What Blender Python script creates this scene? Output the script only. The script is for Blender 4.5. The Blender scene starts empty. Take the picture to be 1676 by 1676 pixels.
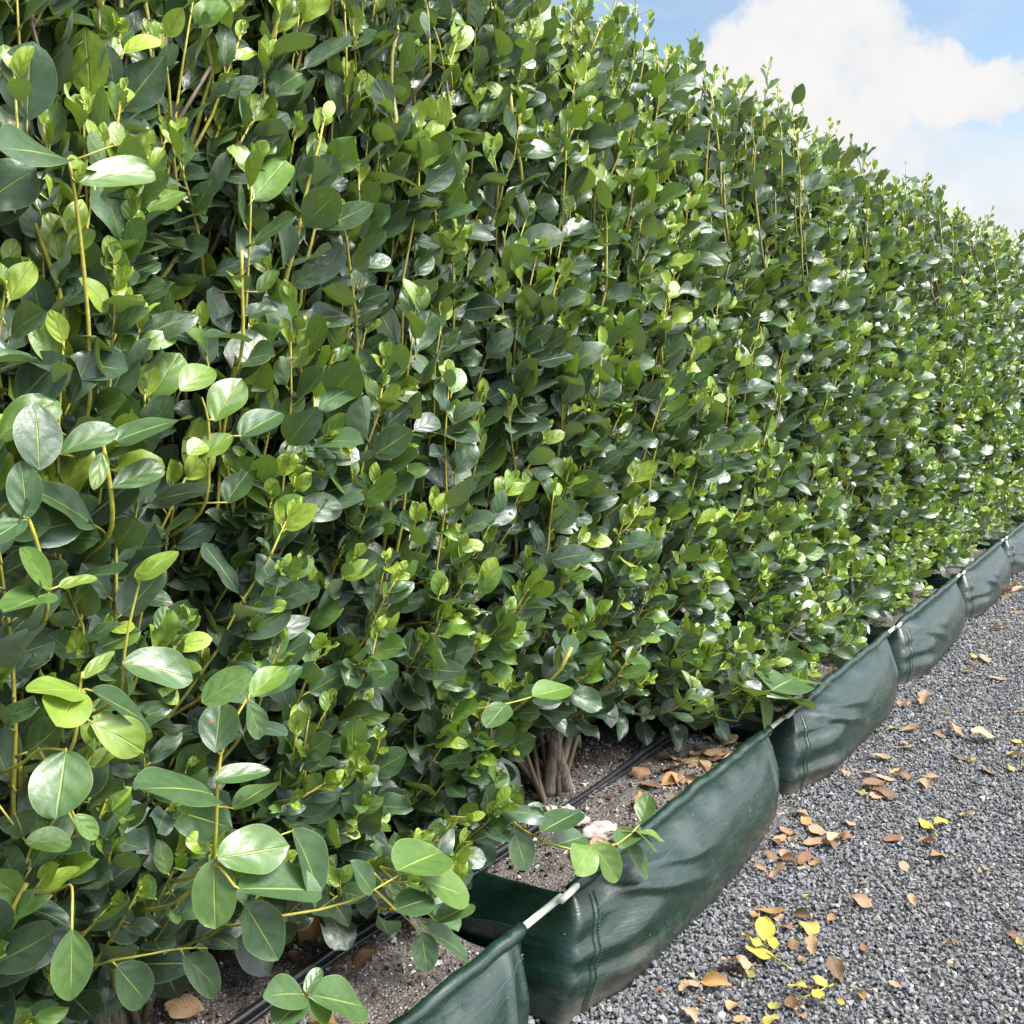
import bpy, math, random
import numpy as np
R = math.radians
rng = np.random.default_rng(11)
random.seed(5)
scene = bpy.context.scene
col = scene.collection

# ------------------------------------------------------------------ camera, sky, sun, exposure
CAM = np.array([0.0, 0.0, 1.5]); YAW = R(34.3); PITCH = R(8.08); F = 1676.0
FW = np.array([math.cos(PITCH)*math.cos(YAW), math.cos(PITCH)*math.sin(YAW), -math.sin(PITCH)])
RT = np.array([math.sin(YAW), -math.cos(YAW), 0.0]); UP = np.cross(RT, FW)
def ray(px, py): return FW + RT*(px-838)/F - UP*(py-838)/F
def at(px, py, Y=None, Z=None):
    d = ray(px, py)
    t = (Y-CAM[1])/d[1] if Y is not None else (Z-CAM[2])/d[2]
    return CAM + t*d
cam = bpy.data.objects.new('camera', bpy.data.cameras.new('camera')); col.objects.link(cam)
cam.location = CAM; cam.rotation_euler = (R(90)-PITCH, 0, YAW-R(90))
cam.data.sensor_width = 36; cam.data.lens = 36; cam.data.clip_start = .05; cam.data.clip_end = 2000
scene.camera = cam

SUN_EL, SUN_AZ = R(56), R(-66)        # azimuth from +X towards +Y: the sun stands behind the camera's right shoulder
sun = bpy.data.objects.new('sun', bpy.data.lights.new('sun', 'SUN')); col.objects.link(sun)
sun.data.energy = 3.5; sun.data.angle = R(24); sun.data.color = (1, .97, .92)
sun.rotation_euler = (R(90)-SUN_EL, 0, SUN_AZ + R(90))
scene.view_settings.view_transform = 'Standard'; scene.view_settings.look = 'None'
scene.view_settings.gamma = 1; scene.view_settings.exposure = 1.0

def nodes_of(idb):
    idb.use_nodes = True; nt = idb.node_tree; nt.nodes.clear(); return nt
class NT:
    def __init__(s, nt): s.nt = nt
    def n(s, typ, ins=None, **kw):
        nd = s.nt.nodes.new(typ)
        for k, v in kw.items(): setattr(nd, k, v)
        for k, v in (ins or {}).items():
            sock = nd.inputs[k]
            if isinstance(v, bpy.types.NodeSocket): s.nt.links.new(v, sock)
            else: sock.default_value = v
        return nd
    def m(s, op, a, b=0.0, c=0.0, clamp=False):
        nd = s.n('ShaderNodeMath', operation=op, use_clamp=clamp)
        for i, v in enumerate((a, b, c)):
            if isinstance(v, bpy.types.NodeSocket): s.nt.links.new(v, nd.inputs[i])
            else: nd.inputs[i].default_value = v
        return nd.outputs[0]
    def vm(s, op, a, b=(0, 0, 0)):
        nd = s.n('ShaderNodeVectorMath', operation=op)
        for i, v in enumerate((a, b)):
            if isinstance(v, bpy.types.NodeSocket): s.nt.links.new(v, nd.inputs[i])
            else: nd.inputs[i].default_value = v
        return nd.outputs['Value'] if op in ('DOT_PRODUCT', 'LENGTH') else nd.outputs[0]
    def ss(s, x, a, b, o0=0.0, o1=1.0):
        nd = s.n('ShaderNodeMapRange', {0: x, 1: a, 2: b, 3: o0, 4: o1}, interpolation_type='SMOOTHSTEP'); return nd.outputs[0]
    def mix(s, f, a, b, mode='MIX'):
        nd = s.n('ShaderNodeMix', data_type='RGBA', blend_type=mode)
        for i, v in ((0, f), (6, a), (7, b)):
            if isinstance(v, bpy.types.NodeSocket): s.nt.links.new(v, nd.inputs[i])
            else: nd.inputs[i].default_value = v if i == 0 else (tuple(v)+(1,))[:4]
        return nd.outputs[2]
    def noise(s, vec, scale, detail=4, rough=.55, dist=0.0):
        i = {'Scale': scale, 'Detail': detail, 'Roughness': rough, 'Distortion': dist}
        if vec is not None: i['Vector'] = vec
        return s.n('ShaderNodeTexNoise', i)

world = bpy.data.worlds.new("World"); scene.world = world
g = NT(nodes_of(world))
tc = g.n('ShaderNodeTexCoord').outputs['Generated']
sky = g.n('ShaderNodeTexSky', sky_type='NISHITA', sun_disc=False, sun_elevation=SUN_EL, sun_rotation=R(90)-SUN_AZ,
          altitude=50, air_density=1.0, dust_density=1.2, ozone_density=1.5)
skyc = g.n('ShaderNodeHueSaturation', {'Hue': .49, 'Saturation': .92, 'Value': 1.0, 'Color': sky.outputs[0]}).outputs[0]
# clouds live in sky directions: a soft noise field plus cumulus heads where the photograph has them
dn = g.noise(tc, 8, 9, .62)
warp = g.vm('ADD', tc, g.vm('MULTIPLY', g.vm('SUBTRACT', dn.outputs[1], (.5, .5, .5)), (.17, .17, .17)))
def nrm(v): return tuple(float(a) for a in np.array(v)/np.linalg.norm(v))
mask = None
for px, py, rad in ((1320, 90, 4.6), (1385, 55, 3.6), (1240, 150, 4.2), (1420, 130, 4.4), (1490, 95, 2.6), (1530, 150, 2.4), (1330, 200, 6.0), (1590, 160, 2.0), (1180, 250, 4.0)):
    d = g.vm('DOT_PRODUCT', g.vm('NORMALIZE', warp), nrm(ray(px, py)))
    b = g.ss(d, math.cos(R(rad*1.02)), math.cos(R(rad*.62)))
    mask = b if mask is None else g.m('MAXIMUM', mask, b)
z = g.n('ShaderNodeSeparateXYZ', {0: tc}).outputs[2]
st = g.noise(g.vm('MULTIPLY', tc, (1, 1, 3.2)), 3.0, 6, .6, .6).outputs[0]
haze = g.ss(z, .29, .09)                                     # thin white veil towards the horizon
thin = g.ss(g.m('ADD', st, g.m('MULTIPLY', haze, .42)), .46, .82)
big = g.ss(g.noise(tc, 2.1, 6, .55, .4).outputs[0], .47, .58)
up_ = g.ss(z, .36, .5)
allm = g.m('MAXIMUM', mask, g.m('MAXIMUM', g.m('MULTIPLY', thin, .93), g.m('MULTIPLY', big, up_)))
shade = g.noise(tc, 14, 5, .55).outputs[0]
cl = g.mix(g.ss(shade, .30, .58), (.88, .92, .97), (1.02, 1.01, 1.0))
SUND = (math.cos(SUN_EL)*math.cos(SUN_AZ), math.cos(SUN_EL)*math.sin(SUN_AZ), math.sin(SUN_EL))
sd = g.vm('DOT_PRODUCT', tc, SUND)                            # cloud glow round the sun, boosted out of view to light the leaves
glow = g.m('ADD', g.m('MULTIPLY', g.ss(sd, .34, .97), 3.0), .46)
bg_sky = g.n('ShaderNodeBackground', {0: skyc, 1: .098})
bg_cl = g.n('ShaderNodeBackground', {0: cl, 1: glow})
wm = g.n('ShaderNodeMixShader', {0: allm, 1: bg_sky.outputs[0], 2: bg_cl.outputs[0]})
g.n('ShaderNodeOutputWorld', {0: wm.outputs[0]})

# ------------------------------------------------------------------ helpers
def tag(o, label=None, cat=None, group=None, kind=None):
    for k, v in (('label', label), ('category', cat), ('group', group), ('kind', kind)):
        if v: o[k] = v
    return o
def empty(name, loc):
    o = bpy.data.objects.new(name, None); o.empty_display_size = .1; o.location = loc; col.objects.link(o); return o
def build(name, V, faces, mat, parent=None, smooth=True, uv=None, tint=None, origin=(0, 0, 0)):
    """V (n,3); faces: list of (m,k) int arrays; uv (n,2) and tint (n,4) per vertex"""
    V = np.asarray(V, dtype=np.float64) - np.asarray(origin)
    me = bpy.data.meshes.new(name)
    faces = [np.asarray(f, dtype=np.int32) for f in faces if len(f)]
    idx = np.concatenate([f.ravel() for f in faces])
    tot = np.concatenate([np.full(len(f), f.shape[1], np.int32) for f in faces])
    start = np.concatenate([[0], np.cumsum(tot)[:-1]]).astype(np.int32)
    me.vertices.add(len(V)); me.vertices.foreach_set('co', V.astype(np.float32).ravel())
    me.loops.add(len(idx)); me.loops.foreach_set('vertex_index', idx)
    me.polygons.add(len(tot)); me.polygons.foreach_set('loop_start', start)
    me.update(calc_edges=True)
    me.polygons.foreach_set('use_smooth', np.full(len(tot), smooth, dtype=bool))
    if uv is not None:
        l = me.uv_layers.new(name='leaf'); l.data.foreach_set('uv', np.asarray(uv, np.float32)[idx].ravel())
    if tint is not None:
        a = me.color_attributes.new('tint', 'FLOAT_COLOR', 'POINT'); a.data.foreach_set('color', np.asarray(tint, np.float32).ravel())
    me.materials.append(mat); me.validate(); me.update()
    o = bpy.data.objects.new(name, me); col.objects.link(o)
    if parent is not None: o.parent = parent
    return o
def unit(v): return v/np.maximum(np.linalg.norm(v, axis=-1, keepdims=True), 1e-9)
class Soup:
    def __init__(s): s.V = []; s.F = []; s.U = []; s.T = []; s.n = 0
    def add(s, V, F, U=None, T=None):
        s.V.append(V); s.F.append(np.asarray(F)+s.n); s.n += len(V)
        s.U.append(U if U is not None else np.zeros((len(V), 2)))
        s.T.append(np.broadcast_to(T, (len(V), 4)) if T is not None else np.ones((len(V), 4)))
    def build(s, name, mat, parent=None, smooth=True, origin=(0, 0, 0)):
        by = {}
        for f in s.F: by.setdefault(f.shape[1], []).append(f)
        return build(name, np.concatenate(s.V), [np.concatenate(v) for v in by.values()], mat, parent, smooth,
                     np.concatenate(s.U), np.concatenate(s.T), origin)
def tubes(P, Rad, sides, T=None):
    """P (N,K,3) polylines, Rad (N,K) radii; both ends closed"""
    N, K, _ = P.shape
    P = np.concatenate([P[:, :1], P, P[:, -1:]], 1); Rad = np.concatenate([Rad[:, :1]*0+1e-5, Rad, Rad[:, -1:]*0+1e-5], 1)
    t = np.gradient(P[:, 1:-1], axis=1); t = unit(np.concatenate([t[:, :1], t, t[:, -1:]], 1))
    ref = np.array([.83, .21, .11])[None, None]
    a = unit(np.cross(t, ref)); b = np.cross(t, a)
    K += 2
    th = np.arange(sides)*2*np.pi/sides
    V = P[:, :, None] + Rad[:, :, None, None]*(np.cos(th)[None, None, :, None]*a[:, :, None] + np.sin(th)[None, None, :, None]*b[:, :, None])
    base = (np.arange(N)*K*sides)[:, None, None]; k = (np.arange(K-1)*sides)[None, :, None]; j = np.arange(sides)[None, None]; j2 = (j+1) % sides
    q = np.stack([base+k+j, base+k+j2, base+k+sides+j2, base+k+sides+j], -1).reshape(-1, 4)
    TT = None
    if T is not None:
        T = np.concatenate([T[:, :1], T, T[:, -1:]], 1); TT = np.repeat(T[:, :, None], sides, 2).reshape(-1, 4)
    return V.reshape(-1, 3), q, TT
def leaves(P, D, Nn, L, Wr, nu, nv, r, curl=None, fold=None, wave=None, bites=.16):
    """blades: base P, direction D, upper side Nn, length L, half-width ratio Wr (arrays of N)"""
    N = len(P)
    v = np.linspace(0, 1, nu+1)**.95; u = np.linspace(-1, 1, nv+1)
    asym = r.uniform(.55, .88, N)[:, None]; blunt = r.uniform(.45, .78, N)[:, None]
    vv = np.broadcast_to(v, (N, nu+1))
    w = (vv+1e-4)**asym*(1-vv+1e-4)**blunt
    w = w/w.max(1, keepdims=True)*Wr[:, None]*L[:, None]
    w[:, 0] = .012*L; w[:, -1] = .008*L
    bt = (r.random(N) < bites).astype(float)[:, None, None]*r.uniform(.2, .75, (N, nu+1, 1))*(r.random((N, nu+1, 1)) < .3)
    bt[:, 1:-1] = .3*bt[:, :-2]+.6*bt[:, 1:-1]+.3*bt[:, 2:]
    side = np.sign(u)[None, None]*np.where(r.random((N, 1, 1)) < .5, 1, -1) > 0
    x = w[:, :, None]*u[None, None]*(1-bt*side*(np.abs(u) > .8))
    curl = r.normal(.10, .17, N) if curl is None else curl
    fold = np.abs(r.normal(.14, .22, N)) if fold is None else fold
    wave = np.abs(r.normal(0, .048, N)) if wave is None else wave
    ph = r.uniform(0, 6.28, N)[:, None, None]; fr = r.uniform(5, 11, N)[:, None, None]
    Lb = L[:, None, None]
    y = vv[:, :, None]*Lb*(1-.12*np.abs(curl)[:, None, None]*vv[:, :, None]) + 0*x
    zz = fold[:, None, None]*np.abs(x)*(.5+.5*(np.abs(u)[None, None])) - curl[:, None, None]*Lb*vv[:, :, None]**2 \
        + wave[:, None, None]*Lb*np.sin(fr*vv[:, :, None]+ph+np.sign(u)[None, None]*1.3)*(u**2)[None, None]
    tw = r.normal(0, .34, N)[:, None, None]*vv[:, :, None]
    x, zz = x*np.cos(tw)-zz*np.sin(tw)*0, zz + x*np.sin(tw)
    S = np.cross(D, Nn)
    V = P[:, None, None]+x[..., None]*S[:, None, None]+y[..., None]*D[:, None, None]+zz[..., None]*Nn[:, None, None]
    K = (nu+1)*(nv+1)
    i = np.arange(nu)[:, None]; j = np.arange(nv)[None]
    q0 = np.stack([i*(nv+1)+j, i*(nv+1)+j+1, (i+1)*(nv+1)+j+1, (i+1)*(nv+1)+j], -1).reshape(-1, 4)
    q = (q0[None]+(np.arange(N)*K)[:, None, None]).reshape(-1, 4)
    U = np.stack(np.broadcast_arrays(u[None, None]*.5+.5, vv[:, :, None]), -1).reshape(-1, 2)
    return V.reshape(-1, 3), q, U, K
def vnoise(seed, n=6, dim=3, lo=1., hi=6.):
    q = np.random.default_rng(seed); k = q.normal(size=(n, dim)); k = k/np.linalg.norm(k, axis=1, keepdims=True)*q.uniform(lo, hi, (n, 1)); ph = q.uniform(0, 6.28, n)
    return lambda P: np.sin(np.asarray(P)@k.T+ph).sum(-1)/n**.5

# ------------------------------------------------------------------ materials
def mat(name):
    m = bpy.data.materials.new(name); return m, NT(nodes_of(m))
def simple(name, color, rough=.6, bump=0, bscale=40, var=.25, spec=.5):
    m, k = mat(name); oc = k.n('ShaderNodeTexCoord').outputs['Object']
    nz = k.noise(oc, bscale, 5)
    c = k.mix(k.ss(nz.outputs[0], .3, .7), tuple(a*(1-var) for a in color), tuple(min(1, a*(1+var)) for a in color))
    ins = {'Base Color': c, 'Roughness': rough, 'Specular IOR Level': spec}
    if bump: ins['Normal'] = k.n('ShaderNodeBump', {'Strength': bump, 'Distance': .004, 'Height': nz.outputs[0]}).outputs[0]
    p = k.n('ShaderNodeBsdfPrincipled', ins); k.n('ShaderNodeOutputMaterial', {0: p.outputs[0]}); return m

# living leaves: colour of each leaf in the tint attribute, midrib and side veins from the leaf's own coordinates
M_LEAF, k = mat('leaf')
att = k.n('ShaderNodeAttribute', attribute_name='tint'); tint = att.outputs['Color']; al = att.outputs['Alpha']
uv = k.n('ShaderNodeUVMap', uv_map='leaf').outputs[0]
sx = k.n('ShaderNodeSeparateXYZ', {0: uv}); U, V_ = sx.outputs[0], sx.outputs[1]
au = k.m('ABSOLUTE', k.m('SUBTRACT', U, .5))
rib = k.m('MULTIPLY', k.ss(au, .030, .008), k.ss(V_, 1.0, .55, .25, 1))
ph = k.m('SUBTRACT', k.m('MULTIPLY', V_, 38), k.m('MULTIPLY', k.m('POWER', k.m('MULTIPLY', au, 2), .8), 15))
vein = k.m('MULTIPLY', k.m('POWER', k.m('ABSOLUTE', k.m('SINE', k.m('MULTIPLY', ph, .5))), 14.0), k.ss(au, .49, .2))
gp = k.n('ShaderNodeNewGeometry')
nzc = k.noise(gp.outputs['Position'], 38, 4)
nzf = k.noise(gp.outputs['Position'], 260, 3)
c = k.mix(k.ss(nzc.outputs[0], .3, .7), k.mix(1, tint, (.84, .88, .9), 'MULTIPLY'), k.mix(1, tint, (1.14, 1.10, .98), 'MULTIPLY'))
c = k.mix(k.m('MULTIPLY', vein, .06), c, (.22, .31, .09))
edge = k.ss(au, .478, .497)
c = k.mix(k.m('MULTIPLY', edge, .45), c, (.30, .38, .08))
c = k.mix(k.m('MULTIPLY', rib, .62), c, (.36, .45, .09))
spot = k.m('MULTIPLY', k.ss(k.noise(gp.outputs['Position'], 55, 3, .6).outputs[0], .66, .69), k.ss(al, .80, .82))
c = k.mix(spot, c, (.22, .12, .06))
back = gp.outputs['Backfacing']
bc = k.mix(.55, tint, (.16, .22, .13))
bc = k.mix(k.m('MULTIPLY', rib, .5), bc, (.33, .38, .12))
cc = k.mix(back, c, bc)
hgt = k.m('ADD', k.m('MULTIPLY', rib, -1.3), k.m('ADD', k.m('MULTIPLY', k.m('SINE', k.m('MULTIPLY', ph, .5)), k.m('MULTIPLY', k.ss(au, .5, .25), .22)), k.m('ADD', k.m('MULTIPLY', nzc.outputs[0], 1.5), k.m('MULTIPLY', nzf.outputs[0], .12))))
bmp = k.n('ShaderNodeBump', {'Strength': .75, 'Distance': .0016, 'Height': hgt}).outputs[0]
ro = k.m('ADD', k.m('MULTIPLY', back, .25), k.ss(nzf.outputs[0], .3, .7, .35, .48))
pb = k.n('ShaderNodeBsdfPrincipled', {'Base Color': cc, 'Roughness': ro, 'Specular IOR Level': .65, 'Normal': bmp,
                                      'Coat Weight': k.m('SUBTRACT', .30, k.m('MULTIPLY', back, .28)), 'Coat Roughness': .30, 'Coat Normal': bmp})
tr = k.n('ShaderNodeBsdfTranslucent', {0: k.mix(1, k.mix(.5, tint, (.35, .50, .05)), (1.4, 1.5, .8), 'MULTIPLY')})
mx = k.n('ShaderNodeMixShader', {0: .12, 1: pb.outputs[0], 2: tr.outputs[0]})
k.n('ShaderNodeOutputMaterial', {0: mx.outputs[0]})

M_STEM, k = mat('green_stem')
att = k.n('ShaderNodeAttribute', attribute_name='tint').outputs[0]; gp = k.n('ShaderNodeNewGeometry').outputs['Position']
nz = k.noise(gp, 60, 4); c = k.mix(k.ss(nz.outputs[0], .35, .65), k.mix(1, att, (.78, .78, .74), 'MULTIPLY'), k.mix(1, att, (1.12, 1.1, 1.0), 'MULTIPLY'))
b = k.n('ShaderNodeBump', {'Strength': .5, 'Distance': .002, 'Height': nz.outputs[0]}).outputs[0]
p = k.n('ShaderNodeBsdfPrincipled', {'Base Color': c, 'Roughness': .5, 'Normal': b}); k.n('ShaderNodeOutputMaterial', {0: p.outputs[0]})

M_BARK, k = mat('bark')
gp = k.n('ShaderNodeNewGeometry').outputs['Position']
s1 = k.noise(k.vm('MULTIPLY', gp, (1, 1, .16)), 120, 6, .65); s2 = k.noise(gp, 14, 4)
c = k.mix(k.ss(s1.outputs[0], .34, .66), (.085, .062, .045), (.29, .235, .18)); c = k.mix(k.ss(s2.outputs[0], .5, .72), c, (.20, .19, .15))
b = k.n('ShaderNodeBump', {'Strength': 1, 'Distance': .006, 'Height': s1.outputs[0]}).outputs[0]
p = k.n('ShaderNodeBsdfPrincipled', {'Base Color': c, 'Roughness': .85, 'Normal': b}); k.n('ShaderNodeOutputMaterial', {0: p.outputs[0]})

# woven polypropylene: fine warp and weft, satin gloss, dust and splashed dirt low down
def cloth(name, dirt=1.0, dark=1.0):
    m, k = mat(name)
    oc = k.n('ShaderNodeTexCoord').outputs['Object']; gp = k.n('ShaderNodeNewGeometry')
    sp = k.n('ShaderNodeSeparateXYZ', {0: oc}); X, Y, Z = sp.outputs
    w1 = k.m('SINE', k.m('MULTIPLY', k.m('ADD', X, k.m('MULTIPLY', Y, .9)), 1500)); w2 = k.m('SINE', k.m('MULTIPLY', Z, 1500))
    rb1 = k.noise(k.vm('MULTIPLY', oc, (14, 14, 320)), 1, 4, .6); rb2 = k.noise(k.vm('MULTIPLY', oc, (320, 320, 14)), 1, 4, .6)
    wr = k.noise(k.vm('MULTIPLY', oc, (3, 5, 16)), 1.6, 5, .6, .5); cr = k.noise(oc, 22, 5, .62)
    h = k.m('ADD', k.m('MULTIPLY', k.m('MULTIPLY', w1, w2), .10), k.m('ADD', k.m('MULTIPLY', rb1.outputs[0], .30), k.m('MULTIPLY', rb2.outputs[0], .22)))
    b1 = k.n('ShaderNodeBump', {'Strength': .6, 'Distance': .0011, 'Height': h}).outputs[0]
    b2 = k.n('ShaderNodeBump', {'Strength': .18, 'Distance': .022, 'Height': wr.outputs[0], 'Normal': b1}).outputs[0]
    b3 = k.n('ShaderNodeBump', {'Strength': .16, 'Distance': .006, 'Height': cr.outputs[0], 'Normal': b2}).outputs[0]
    base = k.mix(k.ss(rb1.outputs[0], .3, .7), (.0025*dark, .013*dark, .009*dark), (.006*dark, .026*dark, .018*dark))
    base = k.mix(k.ss(rb2.outputs[0], .52, .8), base, (.010, .036, .026))
    fleck = k.noise(oc, 150, 2, .4).outputs[0]
    base = k.mix(k.ss(fleck, .785, .80), base, (.45, .5, .46))
    d1 = k.noise(k.vm('MULTIPLY', oc, (5, 5, 9)), 1.4, 6, .68).outputs[0]
    low = k.ss(Z, .20, .0)
    dm = k.m('MULTIPLY', k.ss(k.m('ADD', d1, k.m('MULTIPLY', low, .34)), .60, 1.1), .60*dirt, clamp=True)
    base = k.mix(dm, base, (.135, .115, .09))
    sc = k.noise(k.vm('MULTIPLY', oc, (60, 60, 9)), 1, 5, .7).outputs[0]
    base = k.mix(k.m('MULTIPLY', k.ss(sc, .63, .74), .25), base, (.25, .29, .26))
    ro = k.m('ADD', k.ss(cr.outputs[0], .3, .7, .24, .42), k.m('MULTIPLY', dm, .5))
    p = k.n('ShaderNodeBsdfPrincipled', {'Base Color': base, 'Roughness': ro, 'Specular IOR Level': .6, 'Coat Weight': .12, 'Coat Roughness': .2, 'Normal': b3})
    k.n('ShaderNodeOutputMaterial', {0: p.outputs[0]}); return m
M_BAG = cloth('woven_green_plastic'); M_HEM = cloth('woven_green_hem', .35, 1.15)
M_THREAD = simple('stitching_thread', (.16, .23, .20), .7, var=.1)
M_ROD = simple('white_plastic_rod', (.62, .66, .56), .42, .25, 60, .1)
M_PIPE = simple('black_irrigation_pipe', (.012, .013, .016), .33, .2, 60, .3)
M_STRIPE = simple('grey_pipe_dust', (.10, .105, .11), .6, .2, 60, .2)
M_STONE = simple('pale_clod', (.40, .35, .31), .9, 1.0, 45, .18)
M_BLUE = simple('blue_granule', (.16, .27, .50), .7, .3, 200, .3)

M_SOIL, k = mat('potting_soil')
gp = k.n('ShaderNodeNewGeometry').outputs['Position']
vo = k.n('ShaderNodeTexVoronoi', {'Vector': gp, 'Scale': 150}); n1 = k.noise(gp, 90, 6, .7); n2 = k.noise(gp, 7, 4)
c = k.mix(k.ss(n1.outputs[0], .35, .65), (.038, .030, .026), (.17, .15, .135))
c = k.mix(k.ss(n2.outputs[0], .45, .62), c, k.mix(k.ss(vo.outputs[0], .1, .5), (.38, .36, .34), (.12, .10, .09)))
b = k.n('ShaderNodeBump', {'Strength': 1, 'Distance': .006, 'Height': k.m('SUBTRACT', n1.outputs[0], vo.outputs[0])}).outputs[0]
p = k.n('ShaderNodeBsdfPrincipled', {'Base Color': c, 'Roughness': .95, 'Normal': b}); k.n('ShaderNodeOutputMaterial', {0: p.outputs[0]})

def attr_mat(name, rough=.8, bscale=200, spec=.4):
    m, k = mat(name); att = k.n('ShaderNodeAttribute', attribute_name='tint').outputs[0]; gp = k.n('ShaderNodeNewGeometry').outputs['Position']
    nz = k.noise(gp, bscale, 5, .65); c = k.mix(k.ss(nz.outputs[0], .3, .7), k.mix(1, att, (.72, .72, .72), 'MULTIPLY'), k.mix(1, att, (1.22, 1.22, 1.22), 'MULTIPLY'))
    b = k.n('ShaderNodeBump', {'Strength': .6, 'Distance': .0015, 'Height': nz.outputs[0]}).outputs[0]
    p = k.n('ShaderNodeBsdfPrincipled', {'Base Color': c, 'Roughness': rough, 'Normal': b, 'Specular IOR Level': spec}); k.n('ShaderNodeOutputMaterial', {0: p.outputs[0]}); return m
M_GRAVEL = attr_mat('crushed_stone', .78, 320); M_CRUMB = attr_mat('soil_grit', .95, 400, .2)

M_GROUND, k = mat('gravel_ground')
gp = k.n('ShaderNodeNewGeometry').outputs['Position']
vo = k.n('ShaderNodeTexVoronoi', {'Vector': gp, 'Scale': 78}); rnd = k.n('ShaderNodeSeparateXYZ', {0: vo.outputs['Color']}).outputs[0]
c = k.mix(k.ss(rnd, 0, 1), (.05, .053, .06), (.18, .185, .195)); c = k.mix(k.ss(rnd, .93, .96), c, (.42, .39, .34))
c = k.mix(k.ss(vo.outputs[0], .5, .75), c, (.02, .02, .022)); c = k.mix(k.ss(k.noise(gp, 1.1, 4).outputs[0], .4, .7, 0, .3), c, (.19, .165, .14))
b = k.n('ShaderNodeBump', {'Strength': 1, 'Distance': .008, 'Height': k.m('SUBTRACT', 1, vo.outputs[0])}).outputs[0]
p = k.n('ShaderNodeBsdfPrincipled', {'Base Color': c, 'Roughness': .9, 'Normal': b}); k.n('ShaderNodeOutputMaterial', {0: p.outputs[0]})

M_DEAD, k = mat('dead_leaf')       # colour of each fallen leaf from the object's colour
oi = k.n('ShaderNodeObjectInfo'); uv = k.n('ShaderNodeUVMap', uv_map='leaf').outputs[0]
sx = k.n('ShaderNodeSeparateXYZ', {0: uv}); au = k.m('ABSOLUTE', k.m('SUBTRACT', sx.outputs[0], .5))
oc = k.n('ShaderNodeTexCoord').outputs['Object']; off = k.vm('ADD', oc, k.n('ShaderNodeCombineXYZ', {0: k.m('MULTIPLY', oi.outputs['Random'], 20)}).outputs[0])
n1 = k.noise(off, 45, 5, .65); n2 = k.noise(off, 22, 3)
c = k.mix(k.ss(n1.outputs[0], .3, .7), k.mix(1, oi.outputs['Color'], (.62, .55, .5), 'MULTIPLY'), k.mix(1, oi.outputs['Color'], (1.2, 1.2, 1.15), 'MULTIPLY'))
c = k.mix(k.ss(n2.outputs[0], .60, .70, 0, .75), c, (.10, .055, .035))
ph = k.m('SUBTRACT', k.m('MULTIPLY', sx.outputs[1], 44), k.m('MULTIPLY', au, 30)); vein = k.m('POWER', k.m('ABSOLUTE', k.m('SINE', k.m('MULTIPLY', ph, .5))), 10.0)
ribd = k.ss(au, .03, .006); c = k.mix(k.m('MULTIPLY', k.m('MAXIMUM', ribd, k.m('MULTIPLY', vein, .4)), .4), c, (.48, .34, .16))
b = k.n('ShaderNodeBump', {'Strength': .8, 'Distance': .002, 'Height': k.m('ADD', n1.outputs[0], k.m('MULTIPLY', vein, .3))}).outputs[0]
p = k.n('ShaderNodeBsdfPrincipled', {'Base Color': c, 'Roughness': .62, 'Normal': b})
t = k.n('ShaderNodeBsdfTranslucent', {0: c}); mx = k.n('ShaderNodeMixShader', {0: .15, 1: p.outputs[0], 2: t.outputs[0]})
k.n('ShaderNodeOutputMaterial', {0: mx.outputs[0]})

# ------------------------------------------------------------------ ground
def gz(x, y): return .006*np.sin(x*2.3+y*1.1)+.004*np.sin(x*5.1-y*3.7)
xs = np.concatenate([np.linspace(-150, -3, 10)[:-1], np.linspace(-3, 14, 160), np.linspace(14, 300, 14)[1:]])
ys = np.concatenate([np.linspace(-150, -3, 10)[:-1], np.linspace(-3, 5, 80), np.linspace(5, 200, 12)[1:]])
gx, gy = np.meshgrid(xs, ys, indexing='ij'); far = (np.abs(gx) > 16) | (np.abs(gy) > 8)
gv = np.stack([gx, gy, np.where(far, 0, gz(gx, gy))-.004], -1).reshape(-1, 3); ny = len(ys)
i, j = np.meshgrid(np.arange(len(xs)-1), np.arange(ny-1), indexing='ij')
gf = np.stack([i*ny+j, (i+1)*ny+j, (i+1)*ny+j+1, i*ny+j+1], -1).reshape(-1, 4)
tag(build('gravel_ground', gv, [gf], M_GROUND), 'wide level ground of blue-grey crushed stone', kind='structure')

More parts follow.
